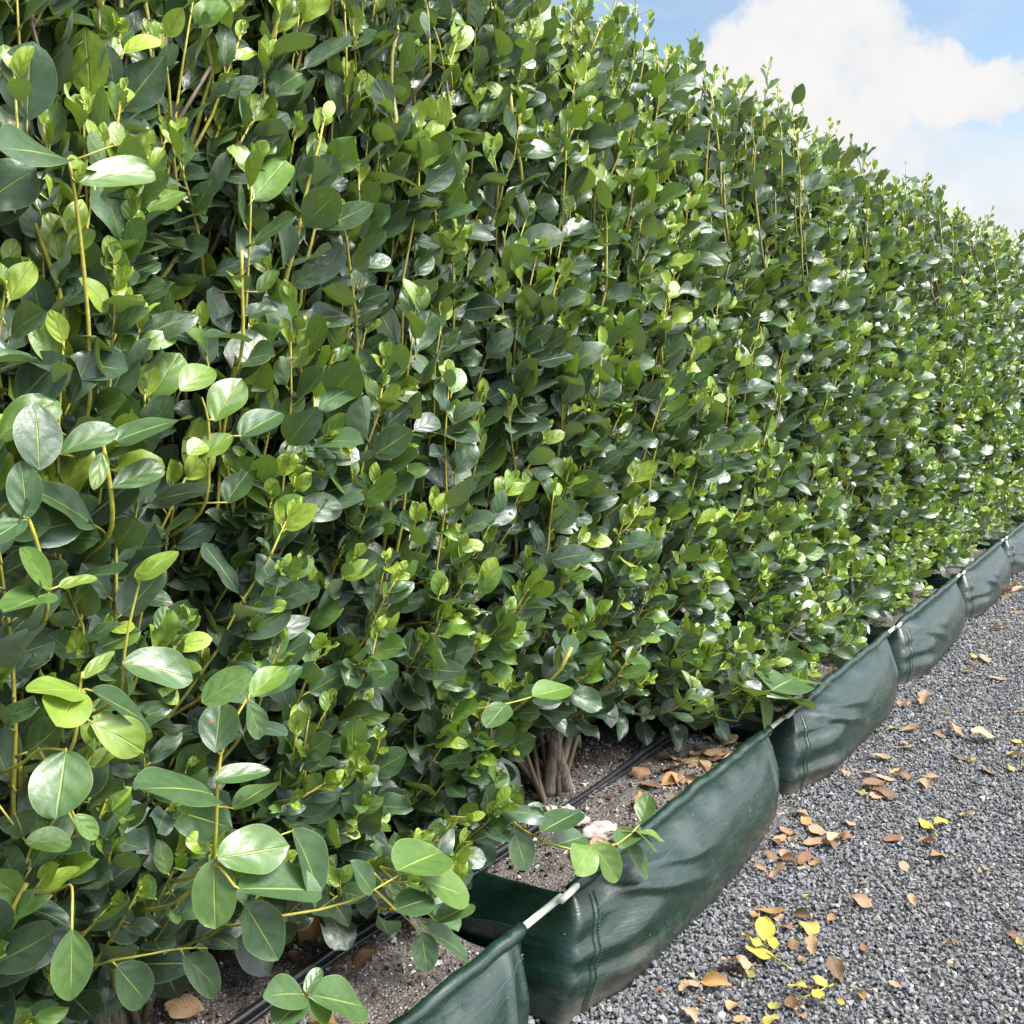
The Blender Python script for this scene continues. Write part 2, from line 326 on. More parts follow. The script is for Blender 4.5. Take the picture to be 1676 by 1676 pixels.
import bmesh
def hull_shapes(n, npts, flat, seed):
    q = np.random.default_rng(seed); out = []
    for _ in range(n):
        bm = bmesh.new()
        P = unit(q.normal(size=(npts, 3)))*q.uniform(.75, 1.1, (npts, 1))*np.array([1, q.uniform(.6, .95), q.uniform(*flat)])
        for p_ in P: bm.verts.new(p_)
        r_ = bmesh.ops.convex_hull(bm, input=bm.verts)
        bmesh.ops.delete(bm, geom=[e for e in r_['geom_interior'] if isinstance(e, bmesh.types.BMVert)], context='VERTS')
        bm.verts.index_update(); bmesh.ops.triangulate(bm, faces=bm.faces)
        bm.verts.ensure_lookup_table()
        out.append((np.array([v.co[:] for v in bm.verts]), np.array([[v.index for v in f.verts] for f in bm.faces]))); bm.free()
    return out
def scatter_stones(sp, pos, size, cols, shapes, q, tilt=1.0):
    which = q.integers(0, len(shapes), len(pos))
    for s, (V, Fc) in enumerate(shapes):
        m_ = which == s; n = m_.sum()
        if not n: continue
        yaw = q.uniform(0, 6.28, n); ax = q.normal(0, .55*tilt, n); ay = q.normal(0, .55*tilt, n)
        cz, sz, cx, sx_, cy, sy = np.cos(yaw), np.sin(yaw), np.cos(ax), np.sin(ax), np.cos(ay), np.sin(ay); o = np.zeros(n); e = np.ones(n)
        Rz = np.stack([cz, -sz, o, sz, cz, o, o, o, e], -1).reshape(n, 3, 3); Rx = np.stack([e, o, o, o, cx, -sx_, o, sx_, cx], -1).reshape(n, 3, 3)
        Ry = np.stack([cy, o, sy, o, e, o, -sy, o, cy], -1).reshape(n, 3, 3)
        M_ = Rz@Rx@Ry
        W = np.einsum('nij,vj->nvi', M_, V)*size[m_][:, None, None]+pos[m_][:, None]
        Fq = (Fc[None]+(np.arange(n)*len(V))[:, None, None]).reshape(-1, 3)
        sp.add(W.reshape(-1, 3), Fq, None, np.repeat(cols[m_], len(V), 0))
BAGS = range(0, 7)
PIT, L_BAG = 1.52, 1.46
def bag_x0(k): return 1.84+PIT*(k-1)
def in_bag(x, y):
    k = np.floor((x-bag_x0(0))/PIT); lx = x-(bag_x0(0)+k*PIT)
    yf = 1.17-.105*np.clip(lx/.2, .1, 1)
    return (lx > .0) & (lx < L_BAG+.01) & (y > yf) & (y < 1.82)
def gravel_pts(x0, x1, y0, y1, dens, q):
    s = 1/math.sqrt(dens); a, b_ = np.meshgrid(np.arange(x0, x1, s), np.arange(y0, y1, s), indexing='ij')
    x = a.ravel()+q.uniform(-.45, .45, a.size)*s; y = b_.ravel()+q.uniform(-.45, .45, a.size)*s; return x, y
q = np.random.default_rng(3); st_ = Soup(); shp = hull_shapes(16, 10, (.5, .8), 4)
X, Y = [], []
for (x0, x1, y0, y1, dn_) in ((1.1, 4.2, -.15, 1.24, 8000), (4.2, 7.5, -.1, 1.24, 5200), (7.5, 11, .3, 1.24, 3200), (.5, 2.4, 1.70, 2.36, 7000)):
    a, b_ = gravel_pts(x0, x1, y0, y1, dn_, q); X.append(a); Y.append(b_)
X = np.concatenate(X); Y = np.concatenate(Y)
keep = ~in_bag(X, Y) & ((Y > 1.6) | (Y > .118*X-.35)); X, Y = X[keep], Y[keep]
n = len(X); sz = q.lognormal(math.log(.0077), .30, n).clip(.004, .016)*np.where(X > 7.5, 1.35, np.where(X > 4.2, 1.15, 1))
Zs = gz(X, Y)+q.uniform(-.001, .009, n)
br = q.lognormal(math.log(.170), .23, n).clip(.07, .42)
cols = np.stack([br*.97, br*.99, br*1.05, np.ones(n)], -1)
wm_ = q.random(n); cols[wm_ < .10, :3] *= np.array([1.12, 1.0, .84]); cols[wm_ > .994, :3] = np.array([.62, .61, .57]); cols[(wm_ > .975) & (wm_ < .994), :3] = np.array([.33, .27, .19])
scatter_stones(st_, np.stack([X, Y, Zs], -1), sz, cols, shp, q)
tag(st_.build('loose_gravel', M_GRAVEL, None, False), 'loose angular blue-grey gravel chips covering the path', kind='stuff')

# ------------------------------------------------------------------ planter bags
H = .27
def sm(x, a, b): t = np.clip((x-a)/(b-a), 0, 1); return t*t*(3-2*t)
def bag_surface(seed, rear=False, mirror=False):
    n1 = vnoise(seed, 10, 3, 4, 14); n2 = vnoise(seed+50, 10, 3, 18, 45)
    def S(side, s, v):
        """side 0 front (s along +x), 1 far end, 2 back, 3 near end; v height fraction; local metres, x from 0 to 1.46, y from 0 (rod line) to .56"""
        s = np.asarray(s, float); v = np.asarray(v, float)
        xa = .115*v**1.2; xb = 1.46-.02*v
        bul = .138*(1-v**3.4)**.72*(.80+.20*sm(v, 0, .25))
        B = .56
        if side in (0, 2):
            x = xa+(xb-xa)*s; d = x-xa
            prof = (.45+.55*sm(d, 0, .30))*np.clip(1-np.exp(-(1.442-x).clip(0, 9)/.36*2.6), 0, 1)*(1-sm(x, 1.38, 1.442)) if side == 0 else np.ones_like(s)
            # creases: one running down from the rod end, pleats fanning from the far top corner, low sagging wrinkles
            cre = .020*np.exp(-((v-(.95-1.15*(x-.20)))/.06)**2)*sm(x, .2, .27)*sm(x, .70, .42)
            cre += .016*np.exp(-((v-(.99-.75*(x-.26)))/.045)**2)*sm(x, .26, .34)*sm(x, .80, .5)
            e = (xb-x); cre += (.013*np.exp(-((e-.035-.10*(1-v))/.012)**2)+.010*np.exp(-((e-.075-.22*(1-v))/.018)**2))*sm(v, .15, .6)
            wr = (.0040*np.sin(v*26+3*x+2*n1(np.stack([x, v, 0*x], -1)))*sm(x, .62, .1)+.0015*np.sin(v*17-6*x))*sm(v, .95, .7)
            o = bul*prof+(cre+wr if side == 0 else .5*wr)*np.sin(np.pi*np.clip(v, .04, .98))**.4
            o = o+.006*n1(np.stack([x*1.2, v*.4, 0*x+side], -1))*(1-v)
            y = -o if side == 0 else B+.02+o*.4
            z = H*v+0*s
        else:
            y = B*s
            o = (.010 if side == 1 else .035)*np.sin(np.pi*np.clip(v, 0, 1))*np.sin(np.pi*s)**.6+.006*np.sin(v*20+4*s+2*n1(np.stack([0*y+side, v, y], -1)))*np.sin(np.pi*v)*np.sin(np.pi*s)
            yf = -bul*(.45 if side == 3 else .0); yb = B+.02+.4*bul
            y = yf+(yb-yf)*s
            x = xb+o if side == 1 else xa-o
            z = H*v+0*s
            z = z-.026*v**3*np.sin(np.pi*s)**.7
        z = z+.003*n2(np.stack([x, y, 0*x], -1))*v
        return np.stack([x, y, z], -1)
    return S
def make_bag(k, rear=False):
    ox, oy = (bag_x0(k), 1.17) if not rear else (bag_x0(k)+.28, 2.31)
    seed = 100+k+(40 if rear else 0); S = bag_surface(seed); q = np.random.default_rng(seed)
    near = (k <= 2 and not rear)
    root = empty('planter_bag', (ox, oy, 0))
    nf, ne, nz_ = (150, 50, 40) if near else (80, 24, 20)
    if rear: nf, ne, nz_ = 50, 16, 14
    vv = np.linspace(0, 1, nz_+1)
    rows = []
    for side, cnt in ((0, nf), (1, ne), (2, nf//2), (3, ne)):
        s = np.linspace(0, 1, cnt+1)[:-1]
        if side in (2, 3): s = 1-s
        ss_, v2 = np.meshgrid(s, vv, indexing='ij'); rows.append(S(side, ss_, v2))
    G = np.concatenate(rows, 0)
    # round the vertical corners
    for _ in range(3 if near else 1):
        m0 = G.copy(); cnr = np.cumsum([0, nf, ne, nf//2]) ; N = len(G)
        for c0 in cnr:
            for dd in range(-2, 3):
                a = (c0+dd) % N; m0[a] = (G[(a-1) % N]+2*G[a]+G[(a+1) % N])/4
        G = m0
    N, K = G.shape[:2]
    i, j = np.meshgrid(np.arange(N), np.arange(K-1), indexing='ij')
    f = np.stack([i*K+j, ((i+1) % N)*K+j, ((i+1) % N)*K+j+1, i*K+j+1], -1).reshape(-1, 4)
    V = G.reshape(-1, 3); nV = len(V)
    V = np.concatenate([V, [[.73, .28, .003]]])
    fl = np.stack([np.arange(N)*K, np.full(N, nV), ((np.arange(N)+1) % N)*K], -1)
    body = build('body', V, [f, fl], M_BAG, root)
    md = body.modifiers.new('cloth_thickness', 'SOLIDIFY'); md.thickness = .003; md.offset = -1
    # hem sleeves round the rods, front and back
    for side, nm in ((0, 'hem'), (2, 'hem')):
        s = np.linspace(.005, .995, 90 if near else 40); P = S(side, s, np.ones_like(s))
        P[:, 2] += .002; wob = vnoise(seed+side, 8, 1, 12, 60)
        P[:, 1] += .0015*wob(P[:, :1]); rad = .0168+.0010*wob(P[:, :1]*1.7+3)
        rad[:3] *= [.8, .92, 1]; 
        hv, hf, _ = tubes(P[None], rad[None], 12 if near else 8)
        hv[:, 1] += 0; build(nm, hv, [hf], M_HEM, root)
    # stitching below the hem: a line of short threads following the cloth
    if not rear:
        for (v0) in (.86,):
            sd = np.arange(.03, .97, .0062 if near else .012); a = S(0, sd, np.full_like(sd, v0)); b_ = S(0, sd+.0030, np.full_like(sd, v0))
            a[:, 1] -= .0016; b_[:, 1] -= .0016
            tv, tf, _ = tubes(np.stack([a, b_], 1), np.full((len(sd), 2), .0007), 4); build('stitching', tv, [tf], M_THREAD, root)
        # doubled vertical seam near the near corner
        for s0, wd in ((.045, .014),):
            vz = np.linspace(.01, .93, 30); L_ = S(0, np.full_like(vz, s0), vz); Rr = S(0, np.full_like(vz, s0+wd), vz)
            A = L_.copy(); A[:, 1] -= .0045; Bq = Rr.copy(); Bq[:, 1] -= .0045
            L2, R2 = L_.copy(), Rr.copy(); L2[:, 1] += .002; R2[:, 1] += .002
            Vs = np.concatenate([L2, A, Bq, R2]); n_ = len(vz); i_ = np.arange(n_-1)
            fs = np.concatenate([np.stack([c_*n_+i_, (c_+1)*n_+i_, (c_+1)*n_+i_+1, c_*n_+i_+1], -1) for c_ in range(3)])
            build('seam', Vs, [fs], M_HEM, root)
            if near:
                vd = np.arange(.03, .92, .026); a = S(0, np.full_like(vd, s0+wd*.8), vd); b_ = S(0, np.full_like(vd, s0+wd*.8), vd+.013); a[:, 1] -= .0062; b_[:, 1] -= .0062
                tv, tf, _ = tubes(np.stack([a, b_], 1), np.full((len(vd), 2), .0006), 4); build('stitching', tv, [tf], M_THREAD, root)
    # rods through both sleeves, sticking out and overlapping the neighbour's rod
    for side, yy in ((0, 0.0), (2, .58)):
        alt = (k % 2)*2-1
        P = np.array([[.055, yy-.014, H+.008], [.10, yy-.011, H+.007], [.19, yy, H+.002], [1.4, yy, H+.002], [1.50, yy+.004, H-.002], [1.61, yy+.006, H-.004]])
        rv, rf, _ = tubes(P[None], np.full((1, 6), .0085), 14); build('support_rod', rv, [rf], M_ROD, root)
    # soil: grid inside the bag, heaped to the trunk
    nx_, ny_ = (110, 44) if near else (50, 20)
    a = np.linspace(0, 1, nx_+1); b2 = np.linspace(0, 1, ny_+1); aa, bb = np.meshgrid(a, b2, indexing='ij')
    sx_ = .118+aa*(1.428-.118); sy = -.010+bb*(.588+.010)
    nn = vnoise(seed+7, 12, 2, 8, 26); nh = vnoise(seed+8, 14, 2, 50, 130)
    P2 = np.stack([sx_, sy], -1)
    sz_ = .222+.009*nn(P2)+.0028*nh(P2)+.020*np.exp(-(((sx_-.64)/.3)**2+((sy-.38)/.2)**2))
    ed = np.minimum(np.minimum(aa, 1-aa)*1.34, np.minimum(bb, 1-bb)*.63); sz_ = sz_-.02*sm(ed, .05, 0); sz_ = np.minimum(sz_, .236)
    K2 = ny_+1; i, j = np.meshgrid(np.arange(nx_), np.arange(ny_), indexing='ij')
    fs = np.stack([i*K2+j, (i+1)*K2+j, (i+1)*K2+j+1, i*K2+j+1], -1).reshape(-1, 4)
    Vs = np.stack([sx_, sy, sz_], -1).reshape(-1, 3)
    # skirt down to the inside of the bag so no edge floats
    build('soil', Vs, [fs], M_SOIL, root)
    ng = 9000 if (k in (0, 1) and not rear) else (4500 if near else 1500)
    px_ = q.uniform(.13, 1.405, ng); py_ = q.uniform(.0, .58, ng)
    ii = np.clip(((px_-.118)/1.310*nx_).round().astype(int), 0, nx_); jj = np.clip(((py_+.010)/.598*ny_).round().astype(int), 0, ny_)
    pz = sz_[ii, jj]; sg = q.lognormal(math.log(.0027), .58, ng).clip(.001, .012)
    bw = q.random(ng); bcol = np.where(bw[:, None] < .55, np.array([[.055, .043, .036]]), np.where(bw[:, None] < .86, np.where(q.random((ng, 1)) < .25, np.array([[.26, .15, .085]]), np.array([[.24, .23, .22]])), np.array([[.55, .53, .50]])))*q.uniform(.7, 1.3, (ng, 1))
    gs = Soup(); scatter_stones(gs, np.stack([px_, py_, pz+sg*.3], -1), sg, np.concatenate([bcol, np.ones((ng, 1))], 1), SH_GRIT, q)
    tag(gs.build('soil_grit', M_CRUMB, root, False), kind='stuff')
    def soil_z(x, y):
        ii = int(np.clip(round((x-.118)/1.310*nx_), 0, nx_)); jj = int(np.clip(round((y+.010)/.598*ny_), 0, ny_)); return float(sz_[ii, jj])
    root['_'] = 0; del root['_']
    return root, soil_z
SH_GRIT = hull_shapes(8, 7, (.5, .9), 9)
ORD = ['nearest', 'second', 'third', 'fourth', 'fifth', 'sixth', 'seventh']
bag_labels = ['green woven planter bag nearest the camera, cut off by the bottom edge',
              'largest whole green planter bag, with blue granules on its soil',
              'green planter bag with a curved crease, third along the gravel path',
              'green planter bag fourth along the path, under overhanging sprigs',
              'green planter bag fifth along the path, just behind the fourth',
              'small-looking green planter bag sixth along the path, at the right edge',
              'farthest green planter bag, at the very end of the row']
soils = {}
for k_ in BAGS:
    b, sf = make_bag(k_); soils[k_] = (b, sf); tag(b, bag_labels[k_], 'planter bag', 'green planter bags in the front row')
rear_labels = ['dark green planter bag in the rear row, glimpsed at the lower left corner', 'dark green planter bag in the rear row, in shade behind the second bag']
for k_ in (0, 1):
    b, sf = make_bag(k_, True); tag(b, rear_labels[k_], 'planter bag', 'green planter bags in the rear row')

# drip line along the row
xs = np.linspace(-.2, 11.2, 160); P = np.stack([xs, 1.462+.012*np.sin(xs*1.7)+.006*np.sin(xs*5.3), .247+.006*np.sin(xs*4.1+1)+.004*np.sin(xs*9)], -1)
root = empty('irrigation_pipe', (1, 1.46, .25)); tag(root, 'black plastic irrigation pipe lying along the soil of all the front bags', 'irrigation pipe')
pv, pf, _ = tubes(P[None], np.full((1, 160), .0095), 12); build('pipe', pv, [pf], M_PIPE, root, origin=(1, 1.46, .25))
P2 = P+np.array([0, -.019, -.004]); pv, pf, _ = tubes(P2[None], np.full((1, 160), .0045), 8); build('feeder_tube', pv, [pf], M_PIPE, root, origin=(1, 1.46, .25))

# ------------------------------------------------------------------ shrubs
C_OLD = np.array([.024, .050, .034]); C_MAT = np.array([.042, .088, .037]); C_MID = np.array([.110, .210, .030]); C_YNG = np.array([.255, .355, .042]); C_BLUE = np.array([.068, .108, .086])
S_YEL = np.array([.48, .44, .07]); S_OLV = np.array([.26, .27, .06]); S_BRN = np.array([.13, .10, .065])
def lerp3(a, stops):
    """a (N,) in 0..1 over the colour stops"""
    st = np.array(stops); x = np.clip(a, 0, .9999)*(len(st)-1); i = x.astype(int); t = (x-i)[:, None]; return st[i]*(1-t)+st[i+1]*t
gap_n = vnoise(91, 9, 2, 7, 20)
face_n = vnoise(77, 10, 2, 1.5, 6); top_n = vnoise(78, 8, 1, 2, 9)
def face_y(x, z):
    base = np.interp(z, [.2, .5, .9, 1.4, 2.0, 2.6], [1.36, 1.29, 1.27, 1.30, 1.38, 1.47])
    rel = ((x-bag_x0(0)-.73+.76) % PIT)/PIT
    gap = .05*np.exp(-((rel-0.0)/.09)**2)+.05*np.exp(-((rel-1.0)/.09)**2)
    return base+.040*face_n(np.stack([x, z], -1))+gap
def shoot_set(P0, P1, P2, r, young, near=True, scale=None, dens=1.0):
    """curved shoots with spiralling leaves; returns stem tubes and leaf arrays"""
    N = len(P0); K = 8; t = np.linspace(0, 1, K)[None, :, None]
    C = (1-t)**2*P0[:, None]+2*t*(1-t)*P1[:, None]+t*t*P2[:, None]
    C[:, 1:-1] += r.normal(0, .0035 if dens == 1 else .008, (N, K-2, 3))
    Ls = np.linalg.norm(np.diff(C, axis=1), axis=2).sum(1)
    cut = r.random(N) < .03
    thick = r.uniform(.0028, .0046, N)*(1+Ls)*(.8 if dens > 1 else 1)*(.85+.3*r.random(N)); tip = np.where(cut, thick*.75, .0014)
    tt = np.linspace(0, 1, K)[None]
    rad = .86*thick[:, None]*(1-tt)**.8+tip[:, None]*tt**1.2
    age = (1-tt)*Ls[:, None]/(.55*dens**1.6)
    sc = lerp3((age*(.9 if dens == 1 else .55)+(.32-young[:, None]*.35)).ravel().clip(0, 1), [S_YEL, S_YEL*.8, S_OLV, S_OLV*.9, S_BRN]).reshape(N, K, 3)
    T = np.concatenate([sc, np.ones((N, K, 1))], -1)
    sv = tubes(C, rad, 6 if near else 4, T)
    # leaves from the tip downwards
    KL = 17; ks = np.arange(KL)
    step = 1.12*np.array([.0, .007, .016, .030, .048, .072, .100, .130, .162, .195, .228, .262, .297, .333, .370, .407, .445])[None]
    s = step*(.85+.3*r.random((N, 1)))+r.normal(0, .004, (N, KL)).clip(-.006, .01)
    s = np.abs(s); 
    tpos = 1-s/Ls[:, None]; ok = (tpos > .03) & ~(cut[:, None] & (s < .035)) & (r.random((N, KL)) < .95)
    n_i, k_i = np.nonzero(ok); tp = tpos[n_i, k_i][:, None]; sd = s[n_i, k_i]
    a, b_, c_ = P0[n_i], P1[n_i], P2[n_i]
    pos = (1-tp)**2*a+2*tp*(1-tp)*b_+tp*tp*c_; tan = unit(2*(1-tp)*(b_-a)+2*tp*(c_-b_))
    phi = (r.uniform(0, 6.28, N)[n_i]+k_i*2.4+r.normal(0, .25, len(n_i)))
    e1 = unit(np.cross(tan, np.array([.3, .8, .52]))); e2 = np.cross(tan, e1)
    rad_d = np.cos(phi)[:, None]*e1+np.sin(phi)[:, None]*e2
    alpha = np.interp(sd, [0, .03, .10, .3], [.18, .45, .82, 1.08])+r.normal(0, .18, len(n_i))
    d0 = unit(np.cos(alpha)[:, None]*tan+np.sin(alpha)[:, None]*rad_d)
    # heliotropism: blades swing outward to the light (towards -y and up)
    out = np.array([-.08, -.42, .34]); d = unit(d0+out*np.clip(sd/.12, 0, 1)[:, None]*r.uniform(.2, 1.1, (len(n_i), 1))+r.normal(0, .12, (len(n_i), 3)))
    lim = np.array([-.42, -.72, .62]); nn = tan*.40+lim*r.uniform(.5, 1.9, (len(n_i), 1))+r.normal(0, .26, (len(n_i), 3))
    nn = unit(nn-(nn*d).sum(1, keepdims=True)*d)
    sc_ = np.ones(N) if scale is None else scale
    L = np.interp(sd, [0, .012, .03, .07, .13, .3], [.020, .032, .052, .075, .090, .095])*sc_[n_i]*r.lognormal(0, .20, len(n_i)); L = np.minimum(L, .112)
    pet = np.interp(L, [.02, .09], [.003, .017])
    base = pos+d0*pet[:, None]
    W = r.uniform(.235, .345, len(n_i))+.02*(L > .07)
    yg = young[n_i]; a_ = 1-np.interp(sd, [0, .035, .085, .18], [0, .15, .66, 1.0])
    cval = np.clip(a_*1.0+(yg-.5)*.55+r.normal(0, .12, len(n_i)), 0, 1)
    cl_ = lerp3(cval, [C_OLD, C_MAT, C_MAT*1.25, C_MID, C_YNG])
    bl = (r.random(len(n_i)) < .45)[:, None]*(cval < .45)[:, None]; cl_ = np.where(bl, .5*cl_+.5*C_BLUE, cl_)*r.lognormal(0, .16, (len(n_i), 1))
    pts = np.stack([pos, pos+d0*pet[:, None]*.55+tan*.001, base+d*.002], 1)
    pr = np.stack([.0019+L*.008, .0012+L*.007, .0011+L*.005], 1)
    pc = np.concatenate([np.repeat((cl_*.25+S_YEL*.75*np.clip(.45+.55*cval, 0, 1)[:, None])[:, None], 3, 1), np.ones((len(n_i), 3, 1))], -1)
    pt = tubes(pts, pr, 4 if near else 3, pc)
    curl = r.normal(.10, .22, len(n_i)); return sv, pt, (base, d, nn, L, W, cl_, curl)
DEPTH_CUT = 3.0
def add_leaf_arrays(soup, arr, r, nu, nv, bites=.18):
    base, d, nn, L, W, cl_, curl = arr
    V, qd, Uv, K = leaves(base, d, nn, L, W, nu, nv, r, curl=curl, bites=bites)
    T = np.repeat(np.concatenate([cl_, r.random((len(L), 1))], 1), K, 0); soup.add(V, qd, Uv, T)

def limb_set(xc, yb, zt, r, n=15, spread=.80, base_jit=.05, ydepth=(1.42, 2.05), z0=.22):
    """main limbs fanning up from the base"""
    out = []
    for i in range(n):
        tx = xc+spread*((i+.5)/n*2-1)*r.uniform(.75, 1.1); ty = r.uniform(*ydepth); tz = zt*r.uniform(.62, .97)
        m = np.array([xc+(tx-xc)*r.uniform(.45, .75), yb+(ty-yb)*.55, z0+.30*(tz-z0)+r.uniform(-.08, .12)])
        a = np.array([xc+r.normal(0, base_jit), yb+r.normal(0, base_jit*.5), z0-.03]); t = np.linspace(0, 1, 16)[:, None]
        C = (1-t)**2*a+2*t*(1-t)*m+t*t*np.array([tx, ty, tz]); C[2:] += np.cumsum(r.normal(0, .006, (14, 3)), 0)*np.array([1, 1, .3]); out.append(C)
    return np.array(out)
def prj(P):
    d = np.asarray(P)-CAM; z_ = d@FW; return 838+F*(d@RT)/z_, 838-F*(d@UP)/z_
def clearing(P):
    # open places under the foliage: round the trunk of the second bag, over the soil and behind the nearest bag
    x, y = prj(P)
    a = (x > 850) & (x < 985) & (y > 1130) & (y < 1400)
    b = (x > 120) & (x < 860) & (y > 1500+np.clip((x-400)*-.05, -20, 40)-np.clip(x-500, 0, 400)*.18)
    c = (x > 960) & (x < 1240) & (y > 1222-.25*(x-960))
    return a | b | c
def make_shrub(k, xc, rear=False, trunkpos=None, near=True, extra=None, seed=0):
    r = np.random.default_rng(500+seed); zt = 2.39 if not rear else 1.95
    yb = 1.55 if not rear else 2.62; shift = 1.06 if rear else 0.0
    if trunkpos is not None: bx, yb = trunkpos
    else: bx = xc+r.normal(0, .05)
    z0 = .23
    root = empty('hedge_shrub', (bx, yb, z0)); org = (bx, yb, z0)
    # trunk: two or three crooked stems splitting low
    tr_ = Soup(); bark_ends = []
    limbs = limb_set(bx, yb, zt, r, 15 if not rear else 9, .80, .045, (1.46+shift, 2.05+shift))
    limbs[:, :, 0] += (xc-bx)*np.linspace(0, 1, 16)[None]
    N = len(limbs); t = np.linspace(0, 1, 16)[None]
    big_ = np.zeros(N); big_[r.permutation(N)[:(2 if extra and 'trunk' in extra else 4)]] = 1
    rd = (.006+.012*big_[:, None])*(1-t)**.9+.0035
    main = big_ > 0
    v_, f_, _ = tubes(limbs[main], rd[main]*(1+.10*np.sin(t*21+np.arange(main.sum())[:, None])), 9); tr_.add(v_, f_)
    if extra and 'trunk' in extra:
        for pts, rr in extra['trunk']:
            pts = np.array(pts); tq = np.linspace(0, len(pts)-1, 30); C = np.stack([np.interp(tq, np.arange(len(pts)), pts[:, c_]) for c_ in range(3)], -1)
            for _ in range(3): C[1:-1] = (C[:-2]+2*C[1:-1]+C[2:])/4
            ra = np.interp(tq, np.arange(len(pts)), rr)*(1+.07*np.sin(tq*9)); v_, f_, _ = tubes(C[None], ra[None], 12); tr_.add(v_, f_)
    # root flare
    fl = np.array([[bx, yb, z0-.05], [bx+.003, yb, z0+.02], [bx+.006, yb+.003, z0+.09], [bx+.006, yb+.003, z0+.16]]); v_, f_, _ = tubes(fl[None], np.array([[.034, .026, .020, .012]]), 12); tr_.add(v_, f_)
    tr_.build('trunk', M_BARK, root, origin=org)
    br_ = Soup(); lf = Soup(); clear = (k < 2 and not rear)
    w = limbs[~main]; cc_ = lerp3(np.broadcast_to(t, (len(w), 16)).ravel()*.6, [S_BRN*.8, S_BRN, S_OLV]).reshape(len(w), 16, 3)
    v_, f_, T_ = tubes(w, rd[~main], 6, np.concatenate([cc_, np.ones((len(w), 16, 1))], -1)); br_.add(v_, f_, None, T_)
    # shoot tips on the clipped face, the top and, more thinly, the back
    hw = .83
    def tips_face(n, back=False):
        x = xc+r.uniform(-hw, hw, n); z = .50+(zt-.50)*r.beta(1.0, .95, n)
        gap = sm(gap_n(np.stack([x*1.0, z*.38], -1)), .35, 1.0)          # upright clumps with hollows between them
        dep = r.exponential(.105, n).clip(0, .45)+.17*gap*r.uniform(.3, 1, n)
        kp = r.random(n) > .42*gap; x, z, dep, n = x[kp], z[kp], dep[kp], int(kp.sum())
        y = face_y(x, z)+shift+dep
        if back: y = 2.12+shift+.04*face_n(np.stack([x+5, z], -1))-dep
        return np.stack([x, y, z], -1), dep
    nf = {0: 760, 1: 860}.get(k, 900) if not rear else 260
    nb = 170; ntop = 300 if not rear else 90
    Tp, dep = tips_face(nf)
    if not rear:       # low sprigs leaning out over the soil towards the rim, untidy lower edge
        nl = 75 if k >= 2 else 70; zl = .36+.24*r.random(nl)**1.2
        yl = 1.36-.21*r.random(nl)**1.7+.5*np.maximum(0, .36-zl)
        Tl = np.stack([xc+r.uniform(-hw, hw, nl), yl, zl], -1); Tp = np.concatenate([Tp, Tl]); dep = np.concatenate([dep, np.zeros(nl)])
    if clear: m_ = ~clearing(Tp); Tp, dep = Tp[m_], dep[m_]
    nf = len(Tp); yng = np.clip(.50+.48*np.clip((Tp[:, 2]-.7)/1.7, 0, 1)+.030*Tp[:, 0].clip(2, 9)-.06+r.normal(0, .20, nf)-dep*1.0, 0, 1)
    Tb, _ = tips_face(nb, True); nb = len(Tb)
    Tt = np.stack([xc+r.uniform(-hw, hw, ntop), r.uniform(1.40, 2.08, ntop)+shift, zt+r.normal(.03, .05, ntop)+.03*np.sin(0)+np.where(r.random(ntop) < .16, r.uniform(.03, .15, ntop), 0)], -1)
    Tt[:, 2] += .03*top_n(Tt[:, :1])
    # front shoots: arching out low down, standing upright higher up
    nlead = 66 if not rear else 6; zl = r.uniform(1.35, zt+.02, nlead)
    Tn = np.stack([xc+r.uniform(-hw, hw, nlead), zl*0, zl], -1); Tn[:, 1] = face_y(Tn[:, 0], zl)+shift+r.uniform(-.02, .08, nlead)
    def build_set(T, kind, young, sc):
        n = len(T); h = np.clip((T[:, 2]-.5)/1.3, 0, 1)
        Ls = r.uniform(.28, .60, n)
        if kind == 'front':
            upf = np.where(r.random(n) < .70+.25*h, r.uniform(.75, 1, n), r.uniform(.1, .6, n))*(.62+.38*h)
            o = np.stack([r.normal(0, .22, n), -(1-upf)*.9-.10*r.random(n), upf], -1); o = unit(o)
            P0 = T-o*Ls[:, None]+np.array([0, .12, 0])*(1-.5*h)[:, None]*r.uniform(.5, 1.3, (n, 1)); P0[:, 1] = np.maximum(P0[:, 1], face_y(P0[:, 0], P0[:, 2])+shift+.03)
            P1 = (P0+T)/2+np.stack([r.normal(0, .02, n), -.035-.05*r.random(n)*(1-h), -.05*(1-h)-.01+0*h], -1)
        elif kind == 'back':
            o = unit(np.stack([r.normal(0, .2, n), .3+0*h, .8+0*h], -1)); P0 = T-o*Ls[:, None]; P1 = (P0+T)/2+np.array([0, .04, -.02])
        elif kind == 'lead':
            o = unit(np.stack([r.normal(0, .10, n), r.normal(-.05, .05, n), 1+0*h], -1)); Ls = r.uniform(.7, 1.1, n); P0 = T-o*Ls[:, None]; P0[:, 1] += .15; P1 = (P0+T)/2+np.stack([r.normal(0, .03, n), r.normal(-.03, .02, n), 0*h], -1)
        else:
            o = unit(np.stack([r.normal(0, .14, n), r.normal(-.05, .14, n), 1+0*h], -1)); P0 = T-o*Ls[:, None]; P1 = (P0+T)/2+r.normal(0, .02, (n, 3))
        P0[:, 2] = np.maximum(P0[:, 2], .40)
        if clear and kind == 'front':
            m_ = ~clearing(.6*T+.4*P0) & ~clearing(P0); T, P0, P1, young, sc = T[m_], P0[m_], P1[m_], young[m_], sc[m_]; n = len(T)
        s_, p_, arr = shoot_set(P0, P1, T, r, young, near=near, scale=sc, dens=1.5 if kind == 'lead' else 1.0)
